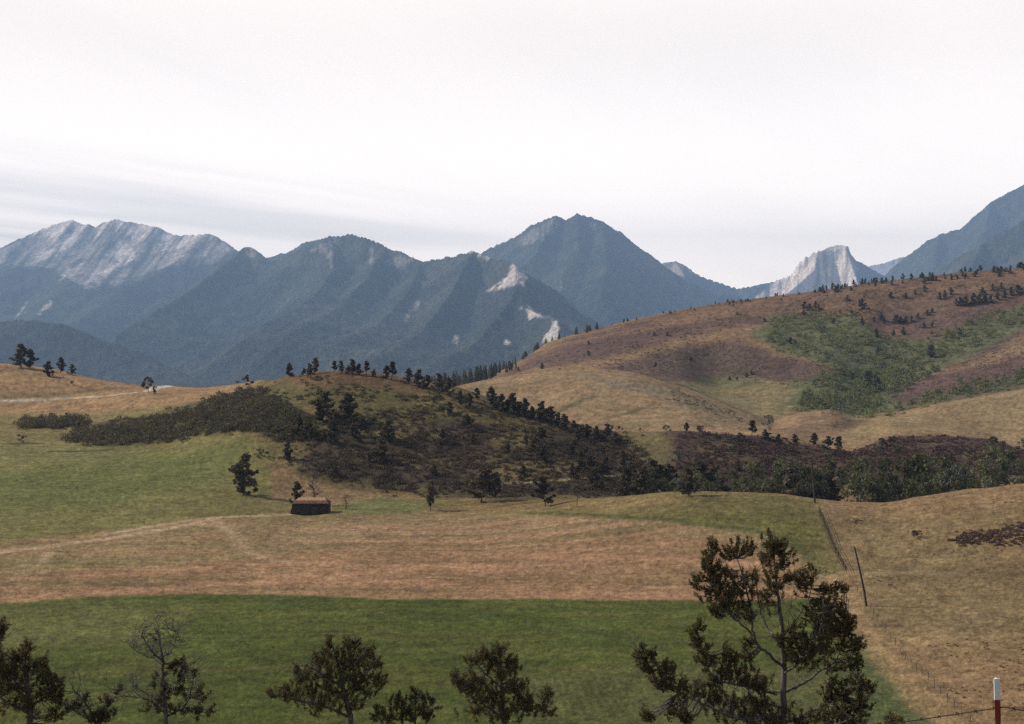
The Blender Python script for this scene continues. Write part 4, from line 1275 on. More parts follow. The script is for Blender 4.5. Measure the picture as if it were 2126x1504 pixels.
scatter_stuff("red_brush", "wine-red brush band across the valley behind the creek trees", "brush", M_REDBR,
              [[(1400, 905), (1420, 897), (1560, 906), (1700, 926), (1760, 938), (1740, 985), (1640, 985), (1440, 985), (1400, 960)],
               [(1750, 935), (1850, 908), (1900, 903), (2050, 908), (2140, 938), (2300, 950), (2300, 985), (1760, 985)]], 2600, 0.4, 1.1, 20, 0.45, (380, 580), dens=lambda u, v: 0.25 + 0.75 * (fbm(np.array([u / 60.0]), np.array([v / 18.0]), 83, 3)[0] > -0.15), edge=8.0, seed=10)
scatter_stuff("sagebrush", "purple-grey sagebrush patch on the right pasture", "brush", M_REDBR,
              [[(1965, 1125), (2000, 1108), (2060, 1100), (2126, 1085), (2200, 1080), (2200, 1125), (2090, 1135), (2040, 1128), (2000, 1132)]], 700, 0.25, 0.6, 24, 0.45, (180, 345), seed=11)
scatter_stuff("pasture_clumps", "small brown clumps dotted over the right pasture", "brush", M_SAGE,
              [[(1750, 1060), (2200, 1020), (2200, 1200), (1830, 1240)], [(1900, 1340), (2200, 1300), (2200, 1480), (2000, 1480)]], 360, 0.12, 0.3, 22, 0.45, (150, 345),
              dens=lambda u, v: 0.15 + 0.85 * (fbm(np.array([u / 70.0]), np.array([v / 25.0]), 75, 3)[0] > 0.1), seed=12)
scatter_stuff("hill_sage", "low dark scrub scattered over the dry right hill", "brush", M_SAGE,
              [[(1050, 785), (1240, 700), (1500, 645), (1700, 615), (1950, 590), (2140, 580), (2140, 690), (1960, 690), (1700, 650), (1580, 680), (1380, 780), (1250, 765)]], 1300, 0.4, 1.3, 18, 0.5, (860, 1400),
              dens=lambda u, v: 0.1 + 0.9 * (fbm(np.array([u / 60.0]), np.array([v / 16.0]), 79, 3)[0] > 0.1), seed=13)
scatter_stuff("dry_scrub", "low scrub lines on the tan domes and the foot of the right hill", "brush", M_SAGE,
              [[(1250, 766), (1390, 728), (1600, 722), (1595, 768), (1500, 796)], [(1560, 792), (1640, 742), (1780, 788), (1650, 802)], [(1850, 832), (2126, 692), (2126, 790), (1900, 840)],
               [(1390, 800), (1500, 850), (1560, 880), (1380, 830)]], 1300, 0.4, 1.0, 18, 0.5, (600, 1400), seed=14)

# conifers of the right hill: the crest row, clusters and single ones
con = []
for u0, u1, n in ((1240, 1500, 14), (1500, 1700, 20), (1700, 1960, 46), (1960, 2180, 42)):
    for i in range(n):
        u = rr.uniform(u0, u1)
        j = int(np.argmin(np.abs(UCOL - u)))
        sel = (DROW > 1150) & (DROW < 1420)
        d = DROW[sel][np.argmin(VG[sel, j])] - rr.uniform(0, 40)
        con.append((u, d, rr.uniform(4, 9) if u < 1700 else rr.uniform(7, 15)))
for u, v, h in ((1222, 738, 12), (1222, 715, 9), (1076, 770, 11), (1126, 766, 14), (1358, 697, 10), (1386, 698, 12), (1434, 750, 12), (1361, 762, 12), (1530, 655, 10), (1588, 668, 9),
                (1670, 640, 16), (1680, 645, 18), (1692, 640, 18), (1700, 644, 14), (1668, 655, 14), (1790, 642, 26), (1785, 633, 14), (1830, 665, 16), (1862, 668, 16), (1870, 672, 18), (1880, 670, 16),
                (1835, 672, 14), (1815, 668, 12), (1858, 672, 20), (1893, 668, 16), (1905, 662, 14), (1925, 655, 14), (1935, 650, 12), (1918, 682, 16), (1935, 680, 14), (1820, 700, 20), (1855, 698, 16), (1875, 695, 18),
                (1986, 635, 18), (1996, 636, 22), (2006, 634, 22), (2020, 632, 26), (2032, 630, 24), (2044, 628, 22), (2056, 630, 20), (2070, 622, 18), (2085, 618, 20), (2100, 614, 22), (2115, 610, 22),
                (1950, 622, 18), (1962, 618, 18), (1975, 612, 18), (2040, 612, 18), (2060, 604, 18), (2078, 600, 16), (1880, 620, 14), (1850, 618, 14), (1900, 612, 14), (1920, 606, 16), (1760, 625, 14),
                (1935, 742, 30), (1930, 735, 20), (1820, 808, 30), (1798, 800, 34), (1806, 792, 26), (1800, 815, 22), (1822, 735, 18), (1790, 675, 18), (1640, 715, 18), (1650, 718, 16), (1730, 672, 14),
                (1560, 778, 12), (1550, 784, 12), (1530, 790, 10), (1515, 790, 10)):
    p = hit(u, v, 860)
    if p is not None:
        con.append((u, p[1], h))
for u, d, h in con:
    p = ground_at(u, d)
    SCRUBPINES[rr.integers(0, 3)].at(p - np.array([0, 0, 0.2]), 0.86 * h / F * d, "small dark conifer on the dry right hill", "tree", "conifers of the right hill", "conifer", None, rr.uniform(1.1, 1.9))
# dark conifer wood at the left foot of the right hill
for i in range(95):
    u = rr.uniform(845, 1075)
    d = rr.uniform(1120, 1290)
    j = colidx(u)
    p = ground_at(u, d)
    lim = 1.0 - sstep(u, 980, 1080) * 0.55
    FIRS[rr.integers(0, 4)].at(p - np.array([0, 0, 0.2]), rr.uniform(9, 17) * lim, "dark conifer in the wood between the wooded hill and the dry hill", "tree", "conifer wood beside the dry hill", "conifer", None, rr.uniform(0.8, 1.1))
for i in range(16):
    u = rr.uniform(1075, 1240)
    j = int(np.argmin(np.abs(UCOL - u)))
    sel = (DROW > 1000) & (DROW < 1420)
    d = DROW[sel][np.argmin(VG[sel, j])] - rr.uniform(0, 20)
    FIRS[rr.integers(0, 4)].at(ground_at(u, d) - np.array([0, 0, 0.2]), rr.uniform(3, 8), "small dark conifer on the left end of the dry hill crest", "tree", "conifers on the left end of the crest", "conifer", None, 1.3)


# ------------------------------------------------------------------ the barn
def box(x0, x1, y0, y1, z0, z1):
    v = np.array([(x, y, z) for z in (z0, z1) for x, y in ((x0, y0), (x1, y0), (x1, y1), (x0, y1))], float)
    return v, np.array([(3, 2, 1, 0), (4, 5, 6, 7), (0, 1, 5, 4), (1, 2, 6, 5), (2, 3, 7, 6), (3, 0, 4, 7)])


M_LOG = wood_material("weathered_logs", (0.026, 0.018, 0.014), (0.080, 0.056, 0.042), 2.5, (0.15, 1, 1.2))
M_ROOF = wood_material("rusty_brown_roof", (0.10, 0.046, 0.026), (0.20, 0.095, 0.052), 1.6, (1, 0.25, 0.25))
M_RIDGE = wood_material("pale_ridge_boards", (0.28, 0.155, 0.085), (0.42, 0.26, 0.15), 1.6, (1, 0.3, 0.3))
bp_ = hit(641, 1071, 330)
BW, BD_, WALL = 10.2, 6.0, 3.2
barn = empty("barn", bp_ + np.array([0.2, 1.2, 0]))
barn.scale = (1.0, 1.0, 1.12)
tag(barn, "small dark log barn with a rusty brown roof standing alone on the mown field", "barn")
w = Parts()
hw = BW / 2
for i in range(13):                                          # log courses, ends crossing at the corners
    z = -0.4 + i * 0.285
    e = 0.18 if i % 2 else 0.0
    w.add(limb([(-hw - e, 0, z + 0.14), (hw + e, 0, z + 0.14)], [0.155, 0.155], 8))
    w.add(limb([(-hw - e, BD_, z + 0.14), (hw + e, BD_, z + 0.14)], [0.155, 0.155], 8))
    w.add(limb([(-hw, -e, z + 0.0), (-hw, BD_ + e, z + 0.0)], [0.155, 0.155], 8))
    w.add(limb([(hw, -e, z + 0.0), (hw, BD_ + e, z + 0.0)], [0.155, 0.155], 8))
w.add(box(-hw + 0.1, hw - 0.1, 0.1, BD_ - 0.1, -0.5, WALL - 0.15))
w.build("wall", M_LOG, barn, smooth=False)
# hipped roof: four slopes of plank rows
ez, rz_ = WALL - 0.15, WALL + 1.1
E = [(-hw - 0.35, -0.4), (hw + 0.35, -0.4), (hw + 0.35, BD_ + 0.4), (-hw - 0.35, BD_ + 0.4)]
Rg = [(-hw + 1.35, BD_ / 2 - 0.1), (hw - 1.15, BD_ / 2 - 0.1), (hw - 1.15, BD_ / 2 + 0.1), (-hw + 1.35, BD_ / 2 + 0.1)]
rv, rf = [], []
for a in range(4):
    b = (a + 1) % 4
    for k in range(7):
        t0, t1 = k / 7, (k + 1) / 7 + 0.02
        q = []
        for (pa, t, up) in ((a, t0, 0.05), (b, t0, 0.05), (b, t1, 0.0), (a, t1, 0.0)):
            q.append((E[pa][0] + (Rg[pa][0] - E[pa][0]) * t, E[pa][1] + (Rg[pa][1] - E[pa][1]) * t, ez + (rz_ - ez) * t + up))
        n0 = len(rv)
        rv += q + [(x, y, z - 0.09) for x, y, z in q]
        rf += [(n0, n0 + 1, n0 + 2, n0 + 3), (n0 + 7, n0 + 6, n0 + 5, n0 + 4), (n0, n0 + 4, n0 + 5, n0 + 1), (n0 + 2, n0 + 6, n0 + 7, n0 + 3), (n0 + 1, n0 + 5, n0 + 6, n0 + 2), (n0 + 3, n0 + 7, n0 + 4, n0)]
roof = build("roof", np.array(rv), [np.array(rf)], M_ROOF, barn)
rdg = Parts()  # paler strip laid over the upper half of the near slope
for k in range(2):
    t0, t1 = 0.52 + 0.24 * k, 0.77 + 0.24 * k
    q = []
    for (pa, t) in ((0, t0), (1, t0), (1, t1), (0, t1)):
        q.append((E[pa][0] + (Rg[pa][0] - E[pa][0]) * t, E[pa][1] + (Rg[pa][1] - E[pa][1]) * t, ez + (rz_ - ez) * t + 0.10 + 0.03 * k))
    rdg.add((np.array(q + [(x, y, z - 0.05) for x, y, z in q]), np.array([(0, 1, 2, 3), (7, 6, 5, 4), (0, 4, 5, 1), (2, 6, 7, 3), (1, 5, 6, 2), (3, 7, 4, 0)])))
tag(rdg.build("ridge_boards", M_RIDGE, roof), "pale boards along the ridge")
lt = Parts()
lv = np.array([(-hw - 1.0, 0.1, -0.4), (-hw - 0.17, 0.1, -0.4), (-hw - 0.17, 0.1, WALL - 0.5), (-hw - 1.0, BD_ - 0.1, -0.4), (-hw - 0.17, BD_ - 0.1, -0.4), (-hw - 0.17, BD_ - 0.1, WALL - 0.5)])
lt.add((lv[[0, 1, 2, 2, 3, 4, 5, 5]], np.array([(0, 1, 2, 3), (6, 7, 5, 4)])))
lt.add((lv, np.array([(0, 2, 5, 3)])))
lt.build("lean_to", M_LOG, barn)
dr_ = Parts()
dr_.add(box(0.4, 2.2, -0.24, -0.16, -0.2, 2.2))
door = dr_.build("door", M_POLE, barn)
dr_ = Parts()
dr_.add(box(2.02, 2.1, -0.30, -0.245, 0.9, 1.15))
dr_.build("handle", M_DEAD, door)

# ------------------------------------------------------------------ poles and fences
def pole(u, v, top_du, top_v, label, group=None, r0=0.17, cross=False, dmin=150):
    p = hit(u, v, dmin)
    d = p[1]
    h = (v - top_v) / F * d
    o = empty("utility_pole", p)
    tag(o, label, "pole", group)
    tp = Parts()
    lx = top_du / F * d
    tp.add(limb([(0, 0, -0.6), (lx * 0.25, 0, h * 0.28), (lx * 0.62, 0, h * 0.65), (lx, 0, h)], [r0 * 1.15, r0, r0 * 0.85, r0 * 0.7], 10))
    tp.build("shaft", M_POLE, o, smooth=True)
    cp = Parts()
    cp.add(limb([(lx, 0, h - 0.02), (lx, 0, h + 0.10)], [r0 * 0.75, r0 * 0.45], 8))
    cp.build("cap", M_DARKBARK, o)
    return o, d, h


po, pd, ph = pole(1800, 1259, -26, 1136, "tall dark leaning pole on the pasture beside the field corner", r0=0.20)
mk = Parts()
mk.add(box(-0.10, 0.12, -0.30, -0.26, 0.95, 1.35))
m_white = wood_material("white_paint", (0.70, 0.70, 0.68), (0.80, 0.80, 0.78), 3.0)
mk.build("marker_plate", m_white, po)
pole(1692, 1044, -7, 962, "dark pole at the low crest in front of the creek trees", r0=0.24, dmin=250)
pole(1198, 1053, 0, 1022, "short pale thin post in the grass right of the round-crowned pine", r0=0.10, dmin=300)

M_FENCE = wood_material("old_fence_wood", (0.030, 0.024, 0.020), (0.07, 0.055, 0.045), 6.0)
M_WIRE, _t, _b = new_mat("rusty_wire")
_b.inputs["Base Color"].default_value = (0.05, 0.035, 0.03, 1)
_b.inputs["Metallic"].default_value = 0.4
_b.inputs["Roughness"].default_value = 0.7


def ground_xy(x, y):
    return np.array([x, y, gz(UC + x / y * F, y)])


def fence_run(a, b, n):
    A, B = hit(*a, 150), hit(*b, 150)
    return [ground_xy(*(A[:2] + (B[:2] - A[:2]) * t)) for t in np.linspace(0, 1, n)]


run = fence_run((1701, 1064), (1726, 1128), 15)[:-1] + fence_run((1726, 1128), (1757, 1190), 14)
jf = empty("rail_fence", run[0])
tag(jf, "old dark rail fence dropping down the field edge below the pole at the crest", "fence")
fr = np.random.default_rng(3)
for q in run:
    m = Parts()
    l = q - run[0]
    m.add(limb([l + (fr.normal() * 0.05, 0, -0.3), l + (fr.normal() * 0.06, 0, 1.45)], [0.075, 0.06], 7))
    m.add(limb([l + (-0.55, 0.1, -0.1), l + (0.12, 0.05, 1.35)], [0.06, 0.05], 6))
    m.build("post", M_FENCE, jf)
for hgt in (0.45, 0.85, 1.25):
    for i in range(len(run) - 1):
        m = Parts()
        a, b = run[i] - run[0], run[i + 1] - run[0]
        m.add(limb([a + (0.1, -0.05, hgt + fr.normal() * 0.04), b + (0.1, -0.05, hgt + fr.normal() * 0.04)], [0.045, 0.04], 6))
        m.build("rail", M_FENCE, jf)
run = fence_run((1757, 1190), (1806, 1265), 7)[:-1] + fence_run((1806, 1265), (1880, 1368), 9)[:-1] + fence_run((1880, 1368), (2030, 1520), 12)
wf = empty("wire_fence", run[0])
tag(wf, "thin field fence of small grey posts along the edge of the green crop", "fence")
for q in run:
    m = Parts()
    l = q - run[0]
    m.add(limb([l + (0, 0, -0.3), l + (fr.normal() * 0.05, 0, 1.15)], [0.055, 0.045], 6))
    m.build("post", M_DEAD, wf)
for hgt in (0.5, 1.0):
    m = Parts()
    m.add(limb([q - run[0] + np.array((0, -0.06, hgt)) for q in run], [0.012] * len(run), 4))
    m.build("wire", M_WIRE, wf)

# near fence: rusty steel post with a white tip
M_RUST = wood_material("rust_red_paint", (0.16, 0.030, 0.022), (0.27, 0.055, 0.035), 30.0, (1, 1, 0.4), 0.55)
P1 = W(2082, 1465, 11.0)
tb = ground_at(2082, 11.0)
nf = empty("steel_post_fence", (P1[0], P1[1], tb[2]))
tag(nf, "near fence: rusty red steel post with a white tip and barbed wire", "fence")
topz = W(2076, 1409, 11.0)[2] - tb[2]
splitz = W(2079, 1453, 11.0)[2] - tb[2]


def tpost(x, y, z, tip, split, name="post"):
    m = Parts()
    m.add(box(x - 0.024, x + 0.024, y - 0.004, y + 0.004, z - 0.3, split))
    m.add(box(x - 0.004, x + 0.004, y + 0.0041, y + 0.034, z - 0.3, split))
    k = z + 0.1
    while k < split - 0.03:                                  # studs on the face
        m.add(box(x - 0.008, x + 0.008, y - 0.010, y - 0.0041, k, k + 0.014))
        k += 0.054
    po = m.build(name, M_RUST, nf)
    m = Parts()
    m.add(box(x - 0.025, x + 0.025, y - 0.005, y + 0.005, split, tip))
    m.add(box(x - 0.005, x + 0.005, y + 0.0051, y + 0.035, split, tip))
    m.build("white_tip", m_white, po)
    po.rotation_euler = (0, math.radians(-1.6), 0)


tpost(0, 0, 0, topz, splitz)
P0 = np.array([-1.4, 14.6, 0.0])
g0 = ground_xy(P0[0], P0[1])
tpost(P0[0] - P1[0], P0[1] - P1[1], g0[2] - tb[2], g0[2] - tb[2] + 1.35, g0[2] - tb[2] + 1.2)
g2 = ground_xy(6.9, 9.2)
tpost(6.9 - P1[0], 9.2 - P1[1], g2[2] - tb[2], g2[2] - tb[2] + 1.35, g2[2] - tb[2] + 1.2)
wz1 = W(2082, 1467, 11.0)[2] - tb[2]
for k, dz in enumerate((0.0, -0.28, -0.56)):
    a = np.array([P0[0] - P1[0], P0[1] - P1[1], g0[2] - tb[2] + 1.13 + dz])
    b = np.array([0, -0.02, wz1 + dz])
    c = np.array([6.9 - P1[0], 9.2 - P1[1], g2[2] - tb[2] + 1.13 + dz])
    m = Parts()
    for s0, s1 in ((a, b), (b, c)):
        t = np.linspace(0, 1, 12)[:, None]
        path = s0 + (s1 - s0) * t - np.array([0, 0, 0.05]) * (4 * t * (1 - t))
        m.add(limb(path, [0.0048] * 12, 4))
        L = np.linalg.norm(s1 - s0)
        for j in range(int(L / 0.16)):                       # barbs
            tt = (j + 0.5) / int(L / 0.16)
            q = s0 + (s1 - s0) * tt - np.array([0, 0, 0.05]) * (4 * tt * (1 - tt))
            m.add(limb([q + (-0.015, 0, -0.016), q + (0.015, 0.004, 0.016)], [0.004, 0.004], 4))
            m.add(limb([q + (-0.012, 0, 0.016), q + (0.016, -0.004, -0.014)], [0.004, 0.004], 4))
    m.build("wire", M_WIRE, nf)


# ------------------------------------------------------------------ near pines, limb by limb
def near_pine(name, label, D, limbs, clusters, seed, tuft=0.15, blade=0.075, bare_twigs=0, leafm=None, bark=None, extra_down=True, bw=0.0105, nblade=60, dense=1.75):
    """limbs: list of [(u, v, depth offset, radius)...]; clusters: (u, v, ru, rv, tufts, depth offset)"""
    r = np.random.default_rng(seed)
    base = ground_at(limbs[0][0][0], D)
    o = empty(name, base)
    tag(o, label, "tree", "foreground pines" if "pine" in name else None)
    tp, cp, bp2 = Parts(), Parts(), Parts()
    nodes = []
    for li, L in enumerate(limbs):
        P = np.array([W(u, v, D + dd) for u, v, dd, _ in L]) - base
        R = [q[3] * 0.68 for q in L]
        if li == 0:
            P = np.vstack([[0, 0, -0.4], P])
            R = [R[0] * 1.35] + R
        n = max(8, len(P) * 4)
        s = np.linspace(0, len(P) - 1, n)
        Q = np.stack([pchip1(np.arange(len(P)), P[:, k], s) for k in range(3)], 1)
        Q[1:-1] += r.normal(size=(n - 2, 3)) * 0.012
        RR = np.interp(s, np.arange(len(P)), R)
        (tp if li == 0 else bp2).add(limb(Q, RR, 8))
        nodes.append(Q)
    nodes = np.vstack(nodes)
    for (u, v, ru, rv, n, dd) in clusters:
        c = W(u, v, D + dd) - base
        ax = np.array([ru / F * D, 0.8 * max(ru, rv) / F * D, rv / F * D]) * 1.28
        T = []
        n = int(n * dense)
        tries = 0
        while len(T) < n and tries < n * 40:
            tries += 1
            q = rand_unit(1, r)[0] * r.random()**0.45
            p = c + q * ax
            if all(np.linalg.norm(p - t) > tuft * 0.52 for t in T):
                T.append(p)
        for p in T:
            k = np.argmin(np.linalg.norm(nodes - p - np.array([0, 0, 0.25 * tuft]), axis=1) + 0.6 * np.maximum(nodes[:, 2] - p[2], 0))
            s0 = nodes[k]
            path = bent(s0, p, r, 0.06, 4)
            path[1:3, 2] -= 0.06 * np.linalg.norm(p - s0)
            bp2.add(limb(path, np.linspace(0.010, 0.005, 4), 4))
            ax_ = path[-1] - path[-2]
            ax_ /= np.linalg.norm(ax_) + 1e-9
            ax_ = ax_ * 0.6 + np.array([0, 0, 0.75]) + r.normal(size=3) * 0.2
            ax_ /= np.linalg.norm(ax_)
            ln = tuft * r.uniform(0.9, 1.9)
            m = nblade
            t = r.random(m)
            root = p + ax_ * (t[:, None] - 0.45) * ln
            dirn = rand_unit(m, r) * 0.8 + ax_ * r.uniform(0.3, 0.9, (m, 1))
            dirn /= np.linalg.norm(dirn, axis=1, keepdims=True)
            sd = np.cross(dirn, rand_unit(m, r))
            sd /= np.linalg.norm(sd, axis=1, keepdims=True) + 1e-9
            bl = blade * r.uniform(0.7, 1.25, (m, 1))
            tipv = root + dirn * bl
            Vq = np.stack([root - sd * bw * 0.4, root + dirn * bl * 0.55 - sd * bw, tipv, root + dirn * bl * 0.55 + sd * bw], 1).reshape(-1, 3)
            cp.add((Vq, np.arange(4 * m).reshape(m, 4)))
    for i in range(bare_twigs):
        s0 = nodes[r.integers(len(nodes) // 5, len(nodes))]
        q = rand_unit(1, r)[0]
        q[2] = abs(q[2]) * 0.9 + 0.1
        L = r.uniform(0.25, 0.7)
        path = bent(s0, s0 + q * L, r, 0.1, 5)
        bp2.add(limb(path, np.linspace(0.008, 0.003, 5), 4))
        for j in range(3):
            a = path[r.integers(1, 4)]
            bp2.add(limb(bent(a, a + (rand_unit(1, r)[0] * 0.5 + q * 0.5) * L * 0.5, r, 0.1, 3), [0.005, 0.004, 0.002], 4))
    tp.build("trunk", bark or M_BARK, o, smooth=True)
    bp2.build("branches", bark or M_BARK, o, smooth=True)
    cp.build("needles", leafm or M_NEAR, o)
    return o


near_pine("pine_tree", "large open pine rising in front of the green crop with bare grey limbs", 28.0,
          [[(1628, 1560, 0, 0.115), (1626, 1475, 0, 0.10), (1627, 1362, 0, 0.085), (1620, 1278, 0, 0.065), (1614, 1235, 0, 0.05), (1610, 1180, 0, 0.035), (1602, 1125, 0, 0.02)],
           [(1624, 1382, 0, 0.05), (1595, 1358, -.2, 0.045), (1572, 1338, -.3, 0.042), (1563, 1305, -.3, 0.038), (1560, 1268, -.3, 0.032), (1548, 1215, -.4, 0.025), (1530, 1160, -.4, 0.015)],
           [(1566, 1322, -.3, 0.034), (1535, 1293, -.5, 0.03), (1508, 1268, -.6, 0.024), (1485, 1235, -.6, 0.015), (1470, 1180, -.6, 0.01)],
           [(1618, 1330, 0, 0.035), (1590, 1300, .3, 0.03), (1575, 1250, .4, 0.022), (1565, 1190, .4, 0.014)],
           [(1630, 1438, 0, 0.05), (1665, 1420, .3, 0.042), (1700, 1398, .4, 0.036), (1735, 1370, .5, 0.03), (1752, 1325, .5, 0.02), (1760, 1280, .5, 0.012)],
           [(1626, 1400, 0, 0.04), (1665, 1370, -.4, 0.032), (1700, 1320, -.5, 0.025), (1712, 1260, -.5, 0.015)],
           [(1620, 1330, 0, 0.03), (1650, 1290, .3, 0.024), (1680, 1240, .4, 0.016), (1688, 1200, .4, 0.01)],
           [(1612, 1442, 0, 0.04), (1560, 1428, -.2, 0.034), (1510, 1417, -.3, 0.03), (1475, 1395, -.4, 0.024), (1455, 1345, -.4, 0.018), (1445, 1305, -.4, 0.01)],
           [(1624, 1488, 0, 0.05), (1540, 1492, -.4, 0.042), (1460, 1462, -.6, 0.034), (1415, 1440, -.7, 0.028), (1375, 1395, -.8, 0.02), (1330, 1352, -.8, 0.01)],
           [(1630, 1500, 0, 0.05), (1680, 1480, .3, 0.04), (1740, 1450, .5, 0.03), (1780, 1410, .6, 0.018)],
           [(1628, 1520, 0, 0.04), (1700, 1520, -.4, 0.03), (1770, 1490, -.5, 0.02)]],
          [(1605, 1135, 26, 26, 12, 0), (1625, 1150, 28, 24, 11, 0), (1590, 1165, 14, 14, 4, 0.2), (1555, 1140, 10, 14, 4, -.3), (1530, 1135, 12, 12, 4, -.4), (1510, 1150, 12, 16, 5, -.5), (1478, 1140, 12, 12, 4, -.5),
           (1465, 1165, 14, 18, 6, -.6), (1480, 1185, 22, 18, 8, -.6), (1448, 1215, 12, 14, 4, -.6), (1500, 1200, 34, 24, 14, -.5), (1550, 1205, 24, 20, 8, -.2), (1490, 1235, 34, 18, 12, -.5),
           (1530, 1240, 30, 24, 13, -.3), (1610, 1195, 22, 26, 8, 0), (1600, 1240, 28, 28, 9, .2), (1500, 1265, 24, 14, 8, -.5), (1545, 1275, 18, 14, 5, -.2),
           (1640, 1200, 10, 10, 3, .2), (1658, 1200, 10, 10, 3, .3), (1682, 1195, 10, 16, 5, .4), (1670, 1225, 20, 14, 5, .4), (1712, 1225, 8, 10, 3, .3), (1732, 1220, 9, 10, 3, .3), (1752, 1227, 8, 8, 2, .3),
           (1715, 1255, 32, 20, 14, 0), (1735, 1290, 34, 24, 18, .3), (1700, 1290, 30, 26, 15, -.2), (1760, 1300, 18, 20, 8, .4), (1745, 1330, 34, 22, 14, .4), (1690, 1335, 36, 24, 16, -.4), (1650, 1320, 26, 22, 10, 0),
           (1620, 1335, 14, 14, 4, -.1), (1665, 1365, 40, 20, 15, -.3), (1780, 1350, 12, 14, 4, .5), (1765, 1375, 22, 14, 6, .5), (1785, 1378, 8, 10, 2, .5), (1720, 1385, 26, 14, 6, .4),
           (1555, 1335, 9, 12, 3, -.3), (1552, 1362, 14, 12, 4, -.3), (1450, 1300, 9, 12, 4, -.4), (1443, 1320, 10, 14, 4, -.4), (1455, 1345, 14, 16, 6, -.4), (1465, 1375, 16, 14, 6, -.4),
           (1505, 1355, 9, 14, 4, -.3), (1520, 1370, 14, 14, 5, -.3), (1540, 1400, 28, 16, 10, -.2), (1500, 1395, 20, 12, 6, -.3), (1580, 1420, 26, 16, 9, -.1), (1480, 1415, 16, 10, 4, -.3),
           (1328, 1358, 9, 14, 4, -.8), (1348, 1362, 12, 12, 4, -.8), (1345, 1385, 16, 12, 6, -.8), (1375, 1395, 22, 16, 10, -.8), (1395, 1420, 24, 14, 9, -.7), (1365, 1420, 12, 8, 3, -.7), (1420, 1435, 14, 10, 4, -.6),
           (1450, 1435, 14, 12, 4, -.5), (1480, 1440, 24, 18, 9, -.4), (1400, 1475, 14, 18, 7, -.6), (1420, 1490, 14, 14, 5, -.6), (1345, 1488, 12, 12, 5, -.7), (1500, 1470, 34, 20, 12, -.3), (1550, 1470, 34, 24, 13, -.2),
           (1600, 1480, 36, 20, 12, 0), (1560, 1500, 50, 14, 12, -.2), (1735, 1420, 18, 16, 6, .4), (1720, 1440, 20, 14, 6, .4), (1780, 1420, 18, 16, 7, .6), (1800, 1430, 10, 14, 4, .6), (1765, 1445, 20, 14, 6, .5),
           (1740, 1470, 40, 16, 14, .3), (1790, 1465, 14, 18, 6, .5), (1715, 1490, 50, 16, 16, .1), (1660, 1490, 30, 14, 8, .1), (1770, 1495, 30, 14, 10, .2), (1580, 1450, 20, 14, 5, -.1)],
          901, 0.135, 0.070, 170, dense=2.5, bw=0.0095)
near_pine("pine_tree", "dense rounded dark pine in front of the crop with one long branch to the left", 46.0,
          [[(722, 1640, 0, 0.16), (728, 1500, 0, 0.15), (715, 1440, 0, 0.12), (705, 1390, 0, 0.09), (690, 1340, 0, 0.04)],
           [(728, 1490, 0, 0.08), (680, 1470, -.4, 0.06), (620, 1455, -.7, 0.05), (570, 1442, -.8, 0.03)],
           [(715, 1440, 0, 0.06), (750, 1410, .3, 0.05), (785, 1370, .4, 0.03)], [(715, 1430, 0, 0.06), (670, 1400, -.3, 0.05), (630, 1380, -.4, 0.03), (610, 1395, -.4, 0.02)],
           [(708, 1400, 0, 0.05), (735, 1360, 0, 0.03), (738, 1335, 0, 0.02)]],
          [(685, 1333, 8, 8, 3, 0), (682, 1350, 14, 12, 5, 0), (730, 1335, 20, 9, 7, 0), (715, 1352, 30, 12, 10, 0), (765, 1355, 18, 12, 7, .2), (660, 1368, 14, 12, 6, -.2), (690, 1380, 36, 18, 18, -.1), (735, 1380, 34, 18, 17, .1),
           (778, 1378, 14, 12, 6, .3), (785, 1412, 14, 14, 7, .4), (640, 1402, 24, 14, 10, -.3), (690, 1412, 40, 18, 19, 0), (745, 1412, 36, 18, 17, .2), (612, 1388, 6, 10, 3, -.4), (625, 1425, 30, 12, 10, -.5),
           (680, 1440, 44, 14, 17, -.2), (745, 1440, 34, 16, 13, .2), (580, 1437, 20, 8, 6, -.7), (565, 1443, 8, 7, 3, -.8), (610, 1445, 30, 9, 9, -.6), (660, 1462, 34, 9, 9, -.3), (720, 1468, 34, 10, 8, 0), (655, 1482, 8, 5, 2, -.3), (595, 1432, 10, 7, 3, -.6)],
          902, 0.175, 0.10, 60, bw=0.0105, dense=2.6)
near_pine("pine_sapling", "small dark pine top just showing between the two middle pines", 46.0,
          [[(862, 1640, 0, 0.08), (862, 1520, 0, 0.07), (862, 1480, 0, 0.05), (864, 1440, 0, 0.025)], [(862, 1490, 0, 0.04), (830, 1470, -.2, 0.03), (800, 1468, -.3, 0.02)], [(862, 1490, 0, 0.04), (890, 1470, .2, 0.03), (900, 1452, .3, 0.02)]],
          [(864, 1440, 10, 10, 4, 0), (872, 1450, 22, 10, 7, 0), (826, 1452, 12, 10, 5, -.2), (830, 1466, 24, 12, 8, -.2), (790, 1478, 10, 12, 5, -.3), (798, 1488, 26, 8, 7, -.3), (898, 1455, 5, 10, 3, .3), (885, 1476, 24, 12, 9, .2),
           (850, 1480, 30, 12, 9, 0), (880, 1492, 30, 8, 7, .1), (830, 1494, 30, 7, 6, -.1)],
          903, 0.17, 0.10, 14, bw=0.0105, dense=2.2)
